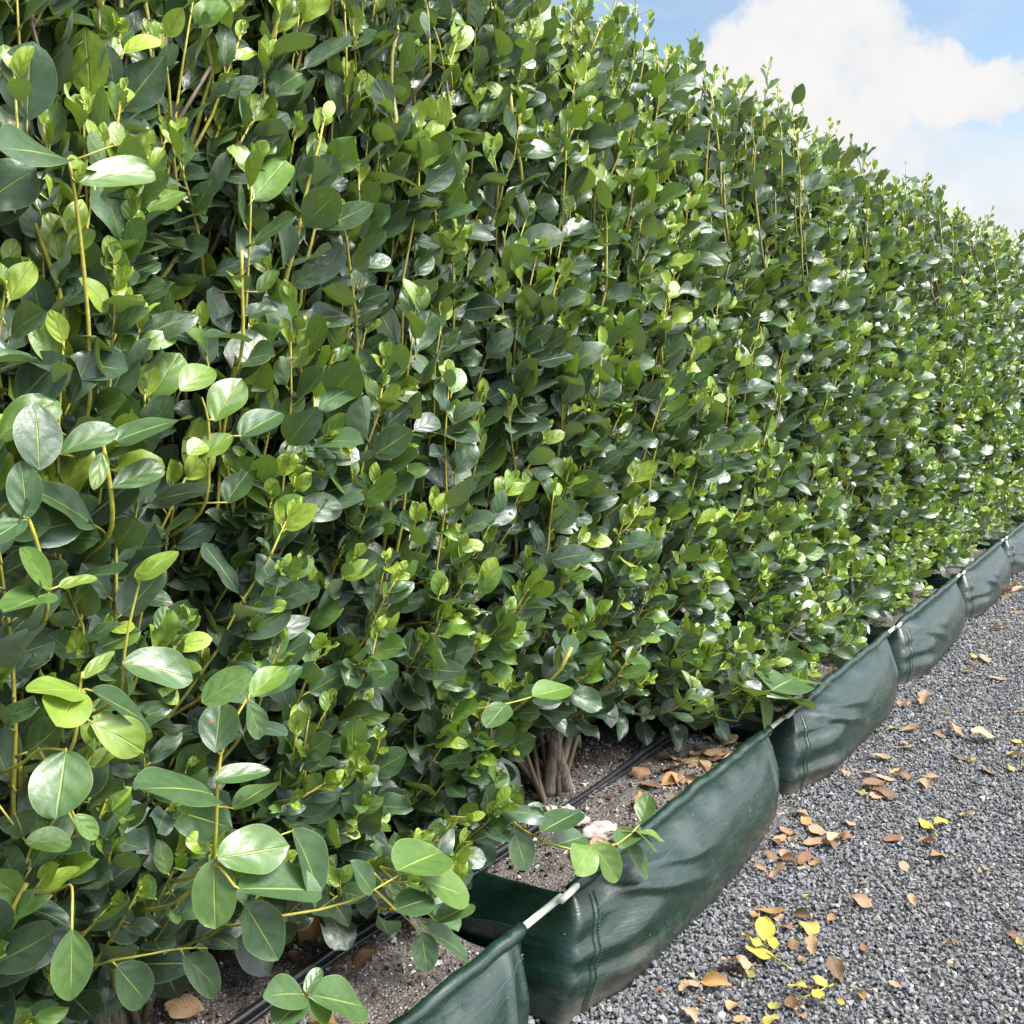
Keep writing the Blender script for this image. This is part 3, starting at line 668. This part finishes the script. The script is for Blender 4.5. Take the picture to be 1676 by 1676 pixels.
        br_.add(s_[0], s_[1], None, s_[2]); br_.add(p_[0], p_[1], None, p_[2])
        add_leaf_arrays(lf, arr, r, *((10, 6) if k < 2 and near else ((7, 4) if near else (5, 4))))
        # join each shoot to the nearest limb
        lp = limbs[:, 3:].reshape(-1, 3); d2 = ((P0[:, None]-lp[None]-np.array([0, 0, .06]))**2).sum(-1); jn = lp[d2.argmin(1)]
        mid = (P0+jn)/2+np.array([0, 0, -.02]); tt = np.linspace(0, 1, 5)[None, :, None]
        Cc = (1-tt)**2*jn[:, None]+2*tt*(1-tt)*mid[:, None]+tt*tt*P0[:, None]
        v_, f_, T_ = tubes(Cc, np.broadcast_to(np.linspace(.0052, .0040, 5), (n, 5)), 4, np.broadcast_to(np.concatenate([S_BRN*.9, [1]]), (n, 5, 4))); br_.add(v_, f_, None, T_)
    build_set(Tp, 'front', yng, r.uniform(.78, 1.12, nf)*np.interp(Tp[:, 2], [.4, 1.2, 2.0, 2.4], [1.0, 1.0, .92, .78]))
    build_set(Tn, 'lead', np.clip(r.normal(.7, .15, nlead), 0, 1), np.full(nlead, .95))
    build_set(Tb, 'back', np.full(nb, .35), np.full(nb, 1.0))
    build_set(Tt, 'top', np.clip(r.normal(.82, .12, ntop), 0, 1), r.uniform(.55, .80, ntop))
    # old leaves in the inside, coloured darkest to deepen the shade of the gaps
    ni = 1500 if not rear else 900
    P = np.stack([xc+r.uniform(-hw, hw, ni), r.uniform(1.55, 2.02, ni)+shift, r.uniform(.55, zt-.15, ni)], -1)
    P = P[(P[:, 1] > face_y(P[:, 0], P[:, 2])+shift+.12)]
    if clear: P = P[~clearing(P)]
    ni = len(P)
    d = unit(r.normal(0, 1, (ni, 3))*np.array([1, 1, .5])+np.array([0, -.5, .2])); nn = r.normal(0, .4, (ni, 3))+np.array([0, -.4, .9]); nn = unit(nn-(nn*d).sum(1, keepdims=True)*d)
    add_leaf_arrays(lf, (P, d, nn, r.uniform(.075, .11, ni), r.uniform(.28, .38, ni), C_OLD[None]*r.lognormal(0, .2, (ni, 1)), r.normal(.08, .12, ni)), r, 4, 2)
    pts = np.stack([P-d*.05-nn*.02, P-d*.012, P+d*.004], 1); v_, f_, T_ = tubes(pts, np.full((ni, 3), .0014), 3, np.broadcast_to(np.concatenate([S_OLV*.7, [1]]), (ni, 3, 4))); br_.add(v_, f_, None, T_)
    if extra:
        for sp in extra.get('sprigs', []): hero_sprig(sp, br_, lf, r)
    br_.build('branches', M_STEM, root, origin=org)
    lf.build('foliage', M_LEAF, root, origin=org)
    return root
def hero_sprig(sp, br_, lf, r):
    """a sprig the photograph shows clearly: stem polyline [(px,py,Y)...] in world plane distances, leaves (base px, tip px, width, age, lean)"""
    st = np.array([at(p_[0], p_[1], Y=p_[2]) for p_ in sp['stem']]); st = np.concatenate([[st[0]+(.02, .13, -.07)], [st[0]+(.01, .05, -.035)], st]); tq = np.linspace(0, len(st)-1, 12)
    C = np.stack([np.interp(tq, np.arange(len(st)), st[:, c_]) for c_ in range(3)], -1)
    for _ in range(2): C[1:-1] = (C[:-2]+2*C[1:-1]+C[2:])/4
    r0, r1 = (.72*a_ for a_ in sp.get('r', (.0045, .0018))); ya = sp.get('age', (.75, 1.0))
    cs = lerp3(1-np.linspace(*ya, 12)+.12, [S_YEL, S_YEL*.7, S_OLV, S_BRN])
    v_, f_, T_ = tubes(C[None], np.linspace(r0, r1, 12)[None], 8, np.concatenate([cs, np.ones((12, 1))], -1)[None]); br_.add(v_, f_, None, T_)
    for (bx, by, tx, ty, w, age, *o) in sp['leaves']:
        # base sits on the nearest point of the stem in depth; tip comes a little towards or away from it
        d2 = [(np.dot(c_-CAM, RT)/np.dot(c_-CAM, FW)*F+838-bx)**2+(838-np.dot(c_-CAM, UP)/np.dot(c_-CAM, FW)*F-by)**2 for c_ in C]
        c0 = C[int(np.argmin(d2))]; dy = o[0] if o else -.03
        P = at(bx, by, Y=c0[1]-.004); Tt = at(tx, ty, Y=c0[1]+dy)
        L = np.linalg.norm(Tt-P); d = (Tt-P)/L; tocam = unit(CAM-P); facing = .60*(o[1] if len(o) > 1 else .75)
        nn = tocam*facing+np.array([0, -.15, .9])*(1-facing)*1.3+r.normal(0, .10, 3); nn = unit(nn-np.dot(nn, d)*d)
        cl_ = lerp3(np.array([age*.93]), [C_OLD, C_MAT*.9, C_MAT*1.15, C_MID*.85, C_YNG*.85])
        V, qd, Uv, K = leaves(P[None], d[None], nn[None], np.array([L]), np.array([w*.93]), 18, 10, r, curl=np.array([r.uniform(-.02, .20)]), fold=np.array([r.uniform(.08, .34)]), wave=np.array([r.uniform(.005, .03)]), bites=0)
        lf.add(V, qd, Uv, np.repeat(np.concatenate([cl_, r.random((1, 1))], 1), K, 0))
        if np.linalg.norm(c0-P) > .03: c0 = c0+(0, .06, -.01)
        pp = np.stack([c0, (c0+P)/2+np.array([0, 0, .002]), P+d*.003])[None]; pc = np.concatenate([S_YEL*.8, [1]])
        v_, f_, T_ = tubes(pp, np.array([[.0020, .0015, .0013]]), 6, np.broadcast_to(pc, (1, 3, 4))); br_.add(v_, f_, None, T_)

# sprigs by the second bag (over its rod) and the first bag's rim
HERO0 = [
 dict(stem=[(150, 690, 1.32), (150, 560, 1.31), (135, 420, 1.30), (122, 300, 1.29), (112, 262, 1.28)], r=(.0056, .003), leaves=[
   (118, 275, 150, 265, .40, .95, .02, .8), (112, 262, 0, 225, .30, .35, -.05, .55), (128, 300, 255, 268, .26, .75, -.03), (190, 240, 192, 196, .30, 1.0, 0, .9), (120, 300, 140, 268, .45, .95, -.02, .95)]),
 dict(stem=[(190, 860, 1.27), (175, 760, 1.26), (160, 690, 1.27)], r=(.005, .0045), leaves=[
   (188, 722, 314, 672, .33, .55, -.05, .8), (95, 745, 188, 690, .27, .6, -.03), (155, 860, 60, 790, .30, .38, -.03), (180, 800, 268, 755, .26, .6, -.02), (170, 740, 155, 795, .22, .85, -.03)]),
 dict(stem=[(80, 1010, 1.24), (78, 960, 1.23), (60, 880, 1.22), (40, 835, 1.22)], r=(.0045, .0036), leaves=[
   (64, 770, 62, 655, .36, .25, .01, .95), (45, 850, 35, 752, .30, .55, 0, .9), (84, 965, 46, 896, .24, .8, -.03), (95, 960, 160, 945, .26, .95, -.03, .6), (82, 970, 5, 1000, .33, .7, -.04, .6), (40, 850, -40, 900, .32, .5, -.02)]),
 dict(stem=[(205, 1130, 1.20), (198, 1090, 1.19), (215, 1000, 1.18), (238, 920, 1.18)], r=(.004, .002), leaves=[
   (200, 1085, 322, 1100, .34, .62, -.06, .6), (225, 950, 290, 895, .33, .9, -.02, .8), (220, 945, 252, 915, .3, 1.0, -.03)]),
 dict(stem=[(120, 1230, 1.14), (128, 1180, 1.13), (130, 1130, 1.13), (135, 1100, 1.12)], r=(.0045, .002), leaves=[
   (140, 1135, 58, 1115, .36, .95, -.02, .7), (130, 1130, 92, 1190, .40, 1.0, -.05, .75), (148, 1182, 240, 1225, .36, .98, -.04, .8), (135, 1110, 187, 1065, .22, .95, -.01), (150, 1130, 240, 1180, .33, .3, .02)]),
 dict(stem=[(60, 1225, 1.15), (85, 1225, 1.12), (108, 1228, 1.10)], r=(.0035, .002), leaves=[
   (108, 1228, 92, 1338, .44, .62, -.05, .75), (40, 1380, 122, 1370, .34, .8, -.02, .7), (120, 1335, 165, 1370, .3, .8, -.02), (130, 1370, 155, 1395, .4, .4, 0)]),
 dict(stem=[(350, 1420, 1.15), (352, 1390, 1.15), (358, 1300, 1.14), (352, 1240, 1.14), (380, 1180, 1.14), (410, 1135, 1.14)], r=(.0045, .0025), leaves=[
   (352, 1232, 362, 1150, .42, .5, .02, .95), (348, 1300, 240, 1268, .30, .55, -.05, .6), (350, 1275, 442, 1262, .24, .6, -.03, .7), (380, 1325, 460, 1268, .27, .62, 0, .8), (410, 1140, 465, 1090, .33, .85, 0), (330, 1150, 410, 1095, .33, .7, -.05), (405, 1145, 430, 1210, .30, .6, -.02)]),
 dict(stem=[(300, 1470, 1.20), (340, 1430, 1.16), (350, 1400, 1.12), (384, 1452, 1.09)], r=(.004, .003), leaves=[
   (350, 1405, 352, 1522, .36, .72, -.04, .85), (356, 1405, 474, 1385, .34, .70, -.03, .75), (388, 1455, 530, 1452, .29, .55, -.03, .7), (400, 1478, 455, 1570, .30, .35, -.02, .8), (478, 1357, 545, 1470, .36, .5, -.03, .75)]),
 dict(stem=[(120, 1440, 1.16), (118, 1480, 1.13), (118, 1520, 1.10)], r=(.003, .002), leaves=[(118, 1520, 118, 1646, .30, .66, -.02, .85)]),
 dict(stem=[(180, 1570, 1.24), (240, 1565, 1.20), (290, 1550, 1.17), (340, 1552, 1.15)], r=(.0026, .0016), leaves=[
   (300, 1565, 368, 1622, .32, .4, -.02, .8), (190, 1580, 240, 1640, .42, .4, -.02, .8), (320, 1552, 346, 1552, .3, .6, 0)]),
 dict(stem=[(470, 1676, 1.12), (495, 1640, 1.10), (500, 1625, 1.09)], r=(.003, .002), leaves=[
   (497, 1628, 442, 1620, .32, .6, -.02, .8), (500, 1625, 525, 1584, .3, .6, 0), (505, 1628, 600, 1645, .34, .6, -.02, .7), (500, 1632, 450, 1680, .34, .55, -.02, .8), (505, 1632, 545, 1668, .33, .75, -.02, .8)]),
 dict(stem=[(430, 1500, 1.20), (560, 1490, 1.13), (640, 1440, 1.08), (665, 1425, 1.07)], r=(.004, .002), leaves=[
   (650, 1425, 725, 1390, .38, .72, .01, .7), (690, 1440, 768, 1468, .32, .78, -.02, .6), (645, 1490, 712, 1465, .42, .45, -.03, .85), (712, 1510, 772, 1480, .36, .62, -.02, .7), (690, 1525, 700, 1592, .36, .5, -.02, .8), (610, 1460, 580, 1410, .3, .5, 0), (700, 1525, 775, 1560, .25, .5, -.02, .6)]),
 dict(stem=[(395, 600, 1.34), (400, 540, 1.34), (395, 470, 1.33), (396, 410, 1.33)], r=(.0046, .0038), leaves=[
   (410, 600, 418, 540, .50, .45, .02, .95), (405, 560, 350, 540, .4, .3), (420, 480, 455, 440, .35, .7), (395, 470, 370, 440, .3, .9, .0)]),
 dict(stem=[(345, 820, 1.26), (340, 740, 1.26), (345, 690, 1.25), (330, 650, 1.25)], r=(.0045, .002), leaves=[
   (350, 690, 395, 615, .34, .8, 0, .8), (308, 745, 335, 722, .45, .98, 0, .9), (325, 750, 382, 710, .36, .85, -.03, .8), (392, 715, 462, 670, .38, .55, -.02, .8), (370, 825, 405, 765, .38, .45, -.01, .8), (295, 640, 350, 592, .33, .85, 0)]),
]
HERO1 = [
 dict(stem=[(790, 1290, 1.42), (830, 1345, 1.32), (870, 1370, 1.22), (925, 1400, 1.16), (1000, 1395, 1.10), (1030, 1375, 1.08), (1050, 1345, 1.07)], r=(.0046, .002), leaves=[
   (840, 1352, 862, 1425, .36, .4, -.04, .8), (885, 1362, 950, 1325, .33, .4, -.02, .7), (862, 1345, 885, 1310, .30, .5, 0), (905, 1385, 960, 1365, .34, .5, -.02), (968, 1385, 940, 1430, .34, .85, -.03, .8), (970, 1382, 1015, 1440, .30, .72, -.04, .75), (1012, 1388, 1042, 1345, .34, .6, 0, .8), (1050, 1345, 1062, 1300, .40, .66, .0, .85), (1040, 1358, 1070, 1385, .42, .6, -.02), (1025, 1388, 1068, 1430, .28, .6, -.03, .7), (1045, 1362, 1092, 1366, .12, .9, -.02)]),
 dict(stem=[(770, 1160, 1.34), (800, 1158, 1.30), (840, 1150, 1.27), (872, 1140, 1.25)], r=(.0036, .002), leaves=[(872, 1140, 936, 1122, .30, .8, -.03, .7), (830, 1152, 800, 1180, .3, .6)]),
]
HERO2 = [
 dict(stem=[(1180, 1150, 1.34), (1240, 1142, 1.20), (1255, 1140, 1.16)], r=(.003, .002), leaves=[
   (1242, 1145, 1262, 1195, .42, .75, -.02, .85), (1255, 1135, 1320, 1128, .30, .5, -.02, .7), (1262, 1130, 1300, 1108, .45, .6, 0), (1236, 1140, 1218, 1112, .38, .5), (1300, 1115, 1348, 1108, .30, .7, -.02, .7)]),
]
shrub_x = {k_: bag_x0(k_)+.73 for k_ in range(-1, 7)}
TR0 = at(50, 1676, Z=.26)
SH = {}
SH[0] = make_shrub(0, shrub_x[0], trunkpos=(1.07, 1.66), near=True, seed=0, extra=dict(sprigs=HERO0, trunk=[
    ([[1.07, 1.70, .20], at(52, 1600, Y=1.70), at(60, 1500, Y=1.70), at(95, 1380, Y=1.66)], [.034, .030, .028, .024]),
    ([[1.10, 1.66, .22], [1.20, 1.62, .9], at(285, 640, Y=1.60), at(272, 520, Y=1.58), at(238, 400, Y=1.60), at(215, 300, Y=1.62), at(205, 180, Y=1.62)], [.026, .024, .021, .019, .016, .012, .008])]))
SH[1] = make_shrub(1, shrub_x[1], trunkpos=(2.48, 1.55), near=True, seed=1, extra=dict(sprigs=HERO1, trunk=[
    ([at(898, 1300, Y=1.55), at(905, 1245, Y=1.54), at(912, 1200, Y=1.52), at(890, 1155, Y=1.52), at(850, 1120, Y=1.54), [2.3, 1.6, .95]], [.026, .020, .019, .018, .016, .011]),
    ([at(898, 1300, Y=1.55), at(925, 1230, Y=1.58), at(945, 1170, Y=1.62), [2.75, 1.66, .9]], [.024, .018, .016, .012])]))
for k_ in range(2, 7):
    SH[k_] = make_shrub(k_, shrub_x[k_], near=(k_ < 3), seed=k_, extra=dict(sprigs=HERO2) if k_ == 2 else None)
sl = ['large-leaved glossy hedge shrub at the left, growing in the nearest planter bag',
      'glossy hedge shrub with a crooked brown trunk, growing in the second planter bag',
      'glossy green hedge shrub growing in the third planter bag along the path',
      'glossy green hedge shrub growing in the fourth planter bag along the path',
      'glossy green hedge shrub growing in the fifth planter bag along the path',
      'small-looking hedge shrub growing in the sixth planter bag near the right edge',
      'farthest hedge shrub, at the very end of the row at the right edge']
for k_, s_ in SH.items(): tag(s_, sl[k_], 'shrub', 'hedge shrubs in the front row')
for i_, xc in enumerate((1.3, 2.9)):
    s_ = make_shrub(i_, xc, rear=True, near=False, seed=20+i_)
    tag(s_, ['shaded hedge shrub of the rear row, behind the nearest front shrub', 'shaded hedge shrub of the rear row, behind the second front shrub'][i_], 'shrub', 'hedge shrubs in the rear row')

# ------------------------------------------------------------------ fallen leaves
def dead_mesh(seed, curl, fold, wave):
    r = np.random.default_rng(seed); V, qd, Uv, K = leaves(np.array([[0, -.5, 0.]]), np.array([[0, 1., 0]]), np.array([[0, 0, 1.]]), np.array([1.]), np.array([r.uniform(.26, .36)]), 12, 8, r,
        curl=np.array([curl]), fold=np.array([fold]), wave=np.array([wave]), bites=.7)
    nz = vnoise(seed+3, 6, 2, 4, 9); V[:, 2] += .05*nz(V[:, :2]); V[:, 2] -= V[:, 2].min()-.0
    s = Soup(); s.add(V, qd, Uv, np.ones(4))
    b0 = V[4]; P = np.array([b0, b0+[.01, -.09, .02], b0+[.03, -.18, -.0]]); pv, pf, _ = tubes(P[None], np.array([[.016, .012, .012]]), 5); s.add(pv, pf, np.full((len(pv), 2), .5), np.ones(4))
    o = s.build('fallen_leaf', M_DEAD); m = o.data; bpy.data.objects.remove(o); return m
FORMS = [('flat', 0.0, .06, .03), ('curled', -.30, .35, .05), ('arched', .28, .15, .04), ('wavy', -.05, .10, .11), ('folded', .05, .75, .05), ('curled', -.42, .5, .07)]
dmesh = [(nm, dead_mesh(700+i_, c_, f_, w_)) for i_, (nm, c_, f_, w_) in enumerate(FORMS)]
COL = {'t': ('tan', (.47, .33, .20)), 'b': ('brown', (.20, .115, .065)), 'y': ('yellow', (.46, .41, .10)), 'r': ('reddish-brown', (.30, .16, .10)), 'o': ('orange', (.46, .28, .11)), 'g': ('pale green', (.26, .30, .10))}
fl_n = 0; fr = random.Random(9)
def drop(x, y, z, length, c, where, group, yaw=None, tilt=.22):
    global fl_n
    nm, me = fr.choice(dmesh) if c != 'y' else fr.choice(dmesh[:4])
    o = bpy.data.objects.new('fallen_leaf', me); col.objects.link(o); o.location = (x, y, z)
    sw = fr.uniform(.85, 1.15); o.scale = (length*sw, length, length*fr.uniform(.7, 1.1)); o.rotation_euler = (fr.gauss(0, tilt), fr.gauss(0, tilt), fr.uniform(0, 6.28) if yaw is None else yaw)
    cn, cv = COL[c]; j = fr.uniform(.75, 1.25); o.color = tuple(min(1, a*j*fr.uniform(.93, 1.07)) for a in cv)+(1,)
    szw = 'small' if length < .045 else ('large' if length > .08 else 'mid-sized')
    tag(o, f'{szw} {nm} {cn} leaf {where}', 'leaf', group); fl_n += 1; return o
Z6 = [(1050,100,'t',80),(1190,95,'t',90),(1285,145,'t',40),(1035,215,'y',45),(1120,225,'t',80),(1095,305,'t',80),(1260,250,'r',50),(1330,245,'t',70),(1470,275,'t',110),(1640,290,'y',60),(1640,360,'t',80),(970,365,'t',80),(1350,360,'b',80),(1420,370,'y',35),(1500,430,'b',100),(1615,425,'y',45),(940,510,'b',110),(1000,470,'t',80),(1000,555,'b',110),(950,560,'t',80),(1230,470,'t',70),(1200,495,'t',90),(1100,465,'r',60),(1400,660,'t',60),(530,640,'t',70),(610,690,'o',80),(665,740,'t',110),(820,705,'t',70),(640,785,'t',90),(750,780,'t',90),(440,720,'r',60),(470,765,'t',70),(545,775,'t',60),(435,780,'b',50),(600,865,'r',90),(520,880,'b',90),(650,890,'o',60),(575,915,'t',50),(385,915,'t',60),(480,945,'t',80),(440,855,'b',70),(720,810,'b',80),(1030,780,'b',90),(1205,800,'r',80),(1090,915,'t',80),(1260,865,'o',80),(1490,930,'o',45),(885,985,'o',40),(615,1052,'y',40),(885,1080,'t',90),(435,1135,'o',120),(405,1205,'o',55),(595,1150,'b',90),(620,1205,'y',90),(515,1200,'b',60),(730,1152,'o',40),(545,1290,'b',80),(640,1300,'t',85),(270,1395,'t',140),(330,1430,'y',50),(170,1480,'o',130),(40,1480,'t',90),(8,1500,'t',60),(95,1560,'b',40),(260,1590,'t',90),(40,1630,'t',90),(455,1590,'y',70),(540,1590,'o',50),(590,1630,'t',40),(440,1655,'y',100),(675,1470,'y',80),(750,1420,'b',100),(760,1390,'y',30),(880,1530,'o',60),(780,1560,'y',40),(1045,1475,'t',50),(1625,1250,'b',60),(1650,1275,'y',50),(590,1360,'t',60),(1130,1080,'t',50)]
Z7 = [(1530,950,'t',50),(1545,985,'t',60),(1600,780,'t',80),(1590,815,'b',80),(1560,820,'t',60),(1340,1030,'t',40),(1480,1135,'t',80),(1400,1150,'t',40),(1400,1190,'b',50),(1550,1225,'t',70),(1640,900,'t',50),(1620,760,'o',50),(1650,790,'t',60)]
spots = [(1116+a/2.993, 1116+b/2.993, c, s/2.993) for a, b, c, s in Z6]+[(1116+a/2.993, 700+b/2.993, c, s/2.993) for a, b, c, s in Z7]
def bagword(x): return ORD[int(np.clip(math.floor((x-bag_x0(0))/PIT), 0, 6))]
def endw(lx): return 'near end' if lx < .5 else ('middle' if lx < 1.0 else 'far end')
def wherew(x, y):
    gap = 1.05-y; lx = (x-bag_x0(0)) % PIT
    return ('touching' if gap < .07 else 'just in front of' if gap < .25 else 'a step out from' if gap < .6 else 'far out from')+f' the {endw(lx)} of the {bagword(x)} bag'
GG = 'fallen leaves on the gravel'
for px, py, c, s in spots:
    P = at(px, py, Z=.016); zc = np.dot(P-CAM, FW); L = min(.115, s*zc/F*1.25)
    if P[1] > 1.03: P[1] = 1.03
    drop(P[0], P[1], .012+gz(P[0], P[1]), L, c, wherew(P[0], P[1]), GG, tilt=.18)
for _ in range(84):      # scraps blown along the foot of the bags
    x = fr.uniform(2.0, 9.5); y = 1.03-abs(fr.gauss(0, .33))
    if y < .12*x-.1: continue
    drop(x, y, .012+gz(x, y), fr.uniform(.022, .05), fr.choice('ttbbroty'), wherew(x, y), GG)
for k_, cnt in ((0, 24), (1, 50), (2, 14), (3, 12), (4, 8), (5, 5)):
    ox = bag_x0(k_); b, sf = soils[k_]
    for i_ in range(cnt):
        if k_ == 1: lx = fr.choice((fr.gauss(.90, .25), fr.gauss(1.1, .2), fr.uniform(.3, 1.3))); ly = abs(fr.gauss(.06, .11))
        else: lx = fr.uniform(.2, 1.35); ly = fr.uniform(.02, .5)
        lx = min(max(lx, .2), 1.36); ly = min(max(ly, .03), .54)
        if abs(ly-.29) < .035: ly += .07
        drop(ox+lx, 1.17+ly, sf(lx, ly)+.004, fr.uniform(.04, .085), fr.choice('tttobbr') if k_ else fr.choice('tobbb'), f'on soil by the {"front rim" if ly < .15 else "pipe" if ly < .33 else "back rim"}, {endw(lx)} of the {ORD[k_]} bag', 'fallen leaves on the soil of the bags', tilt=.3)
for i_ in range(12):
    x = fr.uniform(.8, 1.9); y = fr.uniform(1.85, 2.22); drop(x, y, .014, fr.uniform(.04, .08), fr.choice('toy'), 'on the gravel strip behind the nearest planter bag', 'fallen leaves behind the front bags')
# fallen yellow sprigs
def sprig(px, py, yaw, n, label, s=1.0):
    P = at(px, py, Z=.02); root = empty('fallen_sprig', (P[0], P[1], .012)); root.rotation_euler.z = yaw; tag(root, label, 'sprig')
    r = np.random.default_rng(int(px)); t = np.linspace(0, 1, 8); C = np.stack([.11*s*(t-.5), .012*np.sin(t*3), .010+.006*np.sin(t*4)], -1)
    v_, f_, T_ = tubes(C[None], np.linspace(.0028, .0014, 8)[None], 6, np.broadcast_to([.30, .28, .06, 1], (1, 8, 4))); build('stem', v_, [f_], M_STEM, root, tint=T_)
    for i_ in range(n):
        me = dmesh[[0, 2, 3, 1][i_ % 4]][1]; o = bpy.data.objects.new('leaf', me); col.objects.link(o); o.parent = root
        l = r.uniform(.045, .065)*s; sd = -1 if i_ % 2 else 1; a = r.uniform(-1.0, -.5)*sd; f0 = .5+.5*i_/n
        d = np.array([-math.sin(a), math.cos(a)]) ; o.location = (.11*s*(f0-.5)+.5*l*math.cos(a*.9)*.7, sd*.42*l, .012+.004*i_); o.rotation_euler = (.15, .1, -math.pi/2-a*.9+math.pi*0 if sd < 0 else -math.pi/2-a*.9)
        o.scale = (l, l, l); o.color = (.50+r.uniform(-.05, .05), .46, .06, 1)
sprig(1266, 1565, R(60), 4, 'fallen sprig with several yellow-green leaves, near the large golden leaf', 1.25)
sprig(1335, 1622, R(150), 2, 'fallen twig with one large yellow leaf, low on the gravel near the bottom edge')
sprig(1530, 1358, R(20), 2, 'fallen twig with a round yellow leaf, alone in the open gravel at the right')

# blue fertiliser granules on the second bag's soil, and pale clods by the pipe
q = np.random.default_rng(8); c0 = at(1168, 1188, Z=.245)
bp = np.stack([c0[0]+q.normal(0, .085, 420), c0[1]+q.normal(0, .035, 420)], -1); gs = Soup()
bz = np.array([soils[1][1](a-bag_x0(1), b_-1.17) for a, b_ in bp]); ss2 = q.uniform(.0016, .0030, 420)
scatter_stones(gs, np.stack([bp[:, 0], bp[:, 1], bz+.002], -1), ss2, np.ones((420, 4)), SH_GRIT, q)
tag(gs.build('fertiliser_granules', M_BLUE), 'scattered pale blue fertiliser granules on the soil at the far end of the second bag', kind='stuff')
for i_, (px, py, s, lab) in enumerate(((925, 1325, .022, 'upper pale clod resting against the irrigation pipe in the second bag'), (945, 1338, .026, 'middle pale clod in the cluster on the soil of the second bag'), (982, 1362, .036, 'largest pale clod, beside the front rim of the second bag'), (903, 1322, .018, 'smallest pale clod touching the irrigation pipe in the second bag'))):
    P = at(px, py, Z=.25); bm = bmesh.new(); bmesh.ops.create_icosphere(bm, subdivisions=4, radius=1); nz = vnoise(900+i_, 22, 3, 2, 11)
    for v in bm.verts:
        co = np.array(v.co); v.co = v.co*(s*(1+.17*float(nz(co))))
        v.co.x *= 1.35; v.co.z *= .7
    me = bpy.data.meshes.new('pale_clod'); bm.to_mesh(me); bm.free(); me.materials.append(M_STONE)
    for p_ in me.polygons: p_.use_smooth = True
    o = bpy.data.objects.new('pale_clod', me); col.objects.link(o); o.location = (P[0], P[1], .235+s*.4); o.rotation_euler.z = i_*1.3; tag(o, lab, 'clod', 'pale clods on the soil of the second bag')
print('leaves', fl_n, 'objects', len(scene.objects), 'polys', sum(len(o.data.polygons) for o in scene.objects if o.type == 'MESH'))
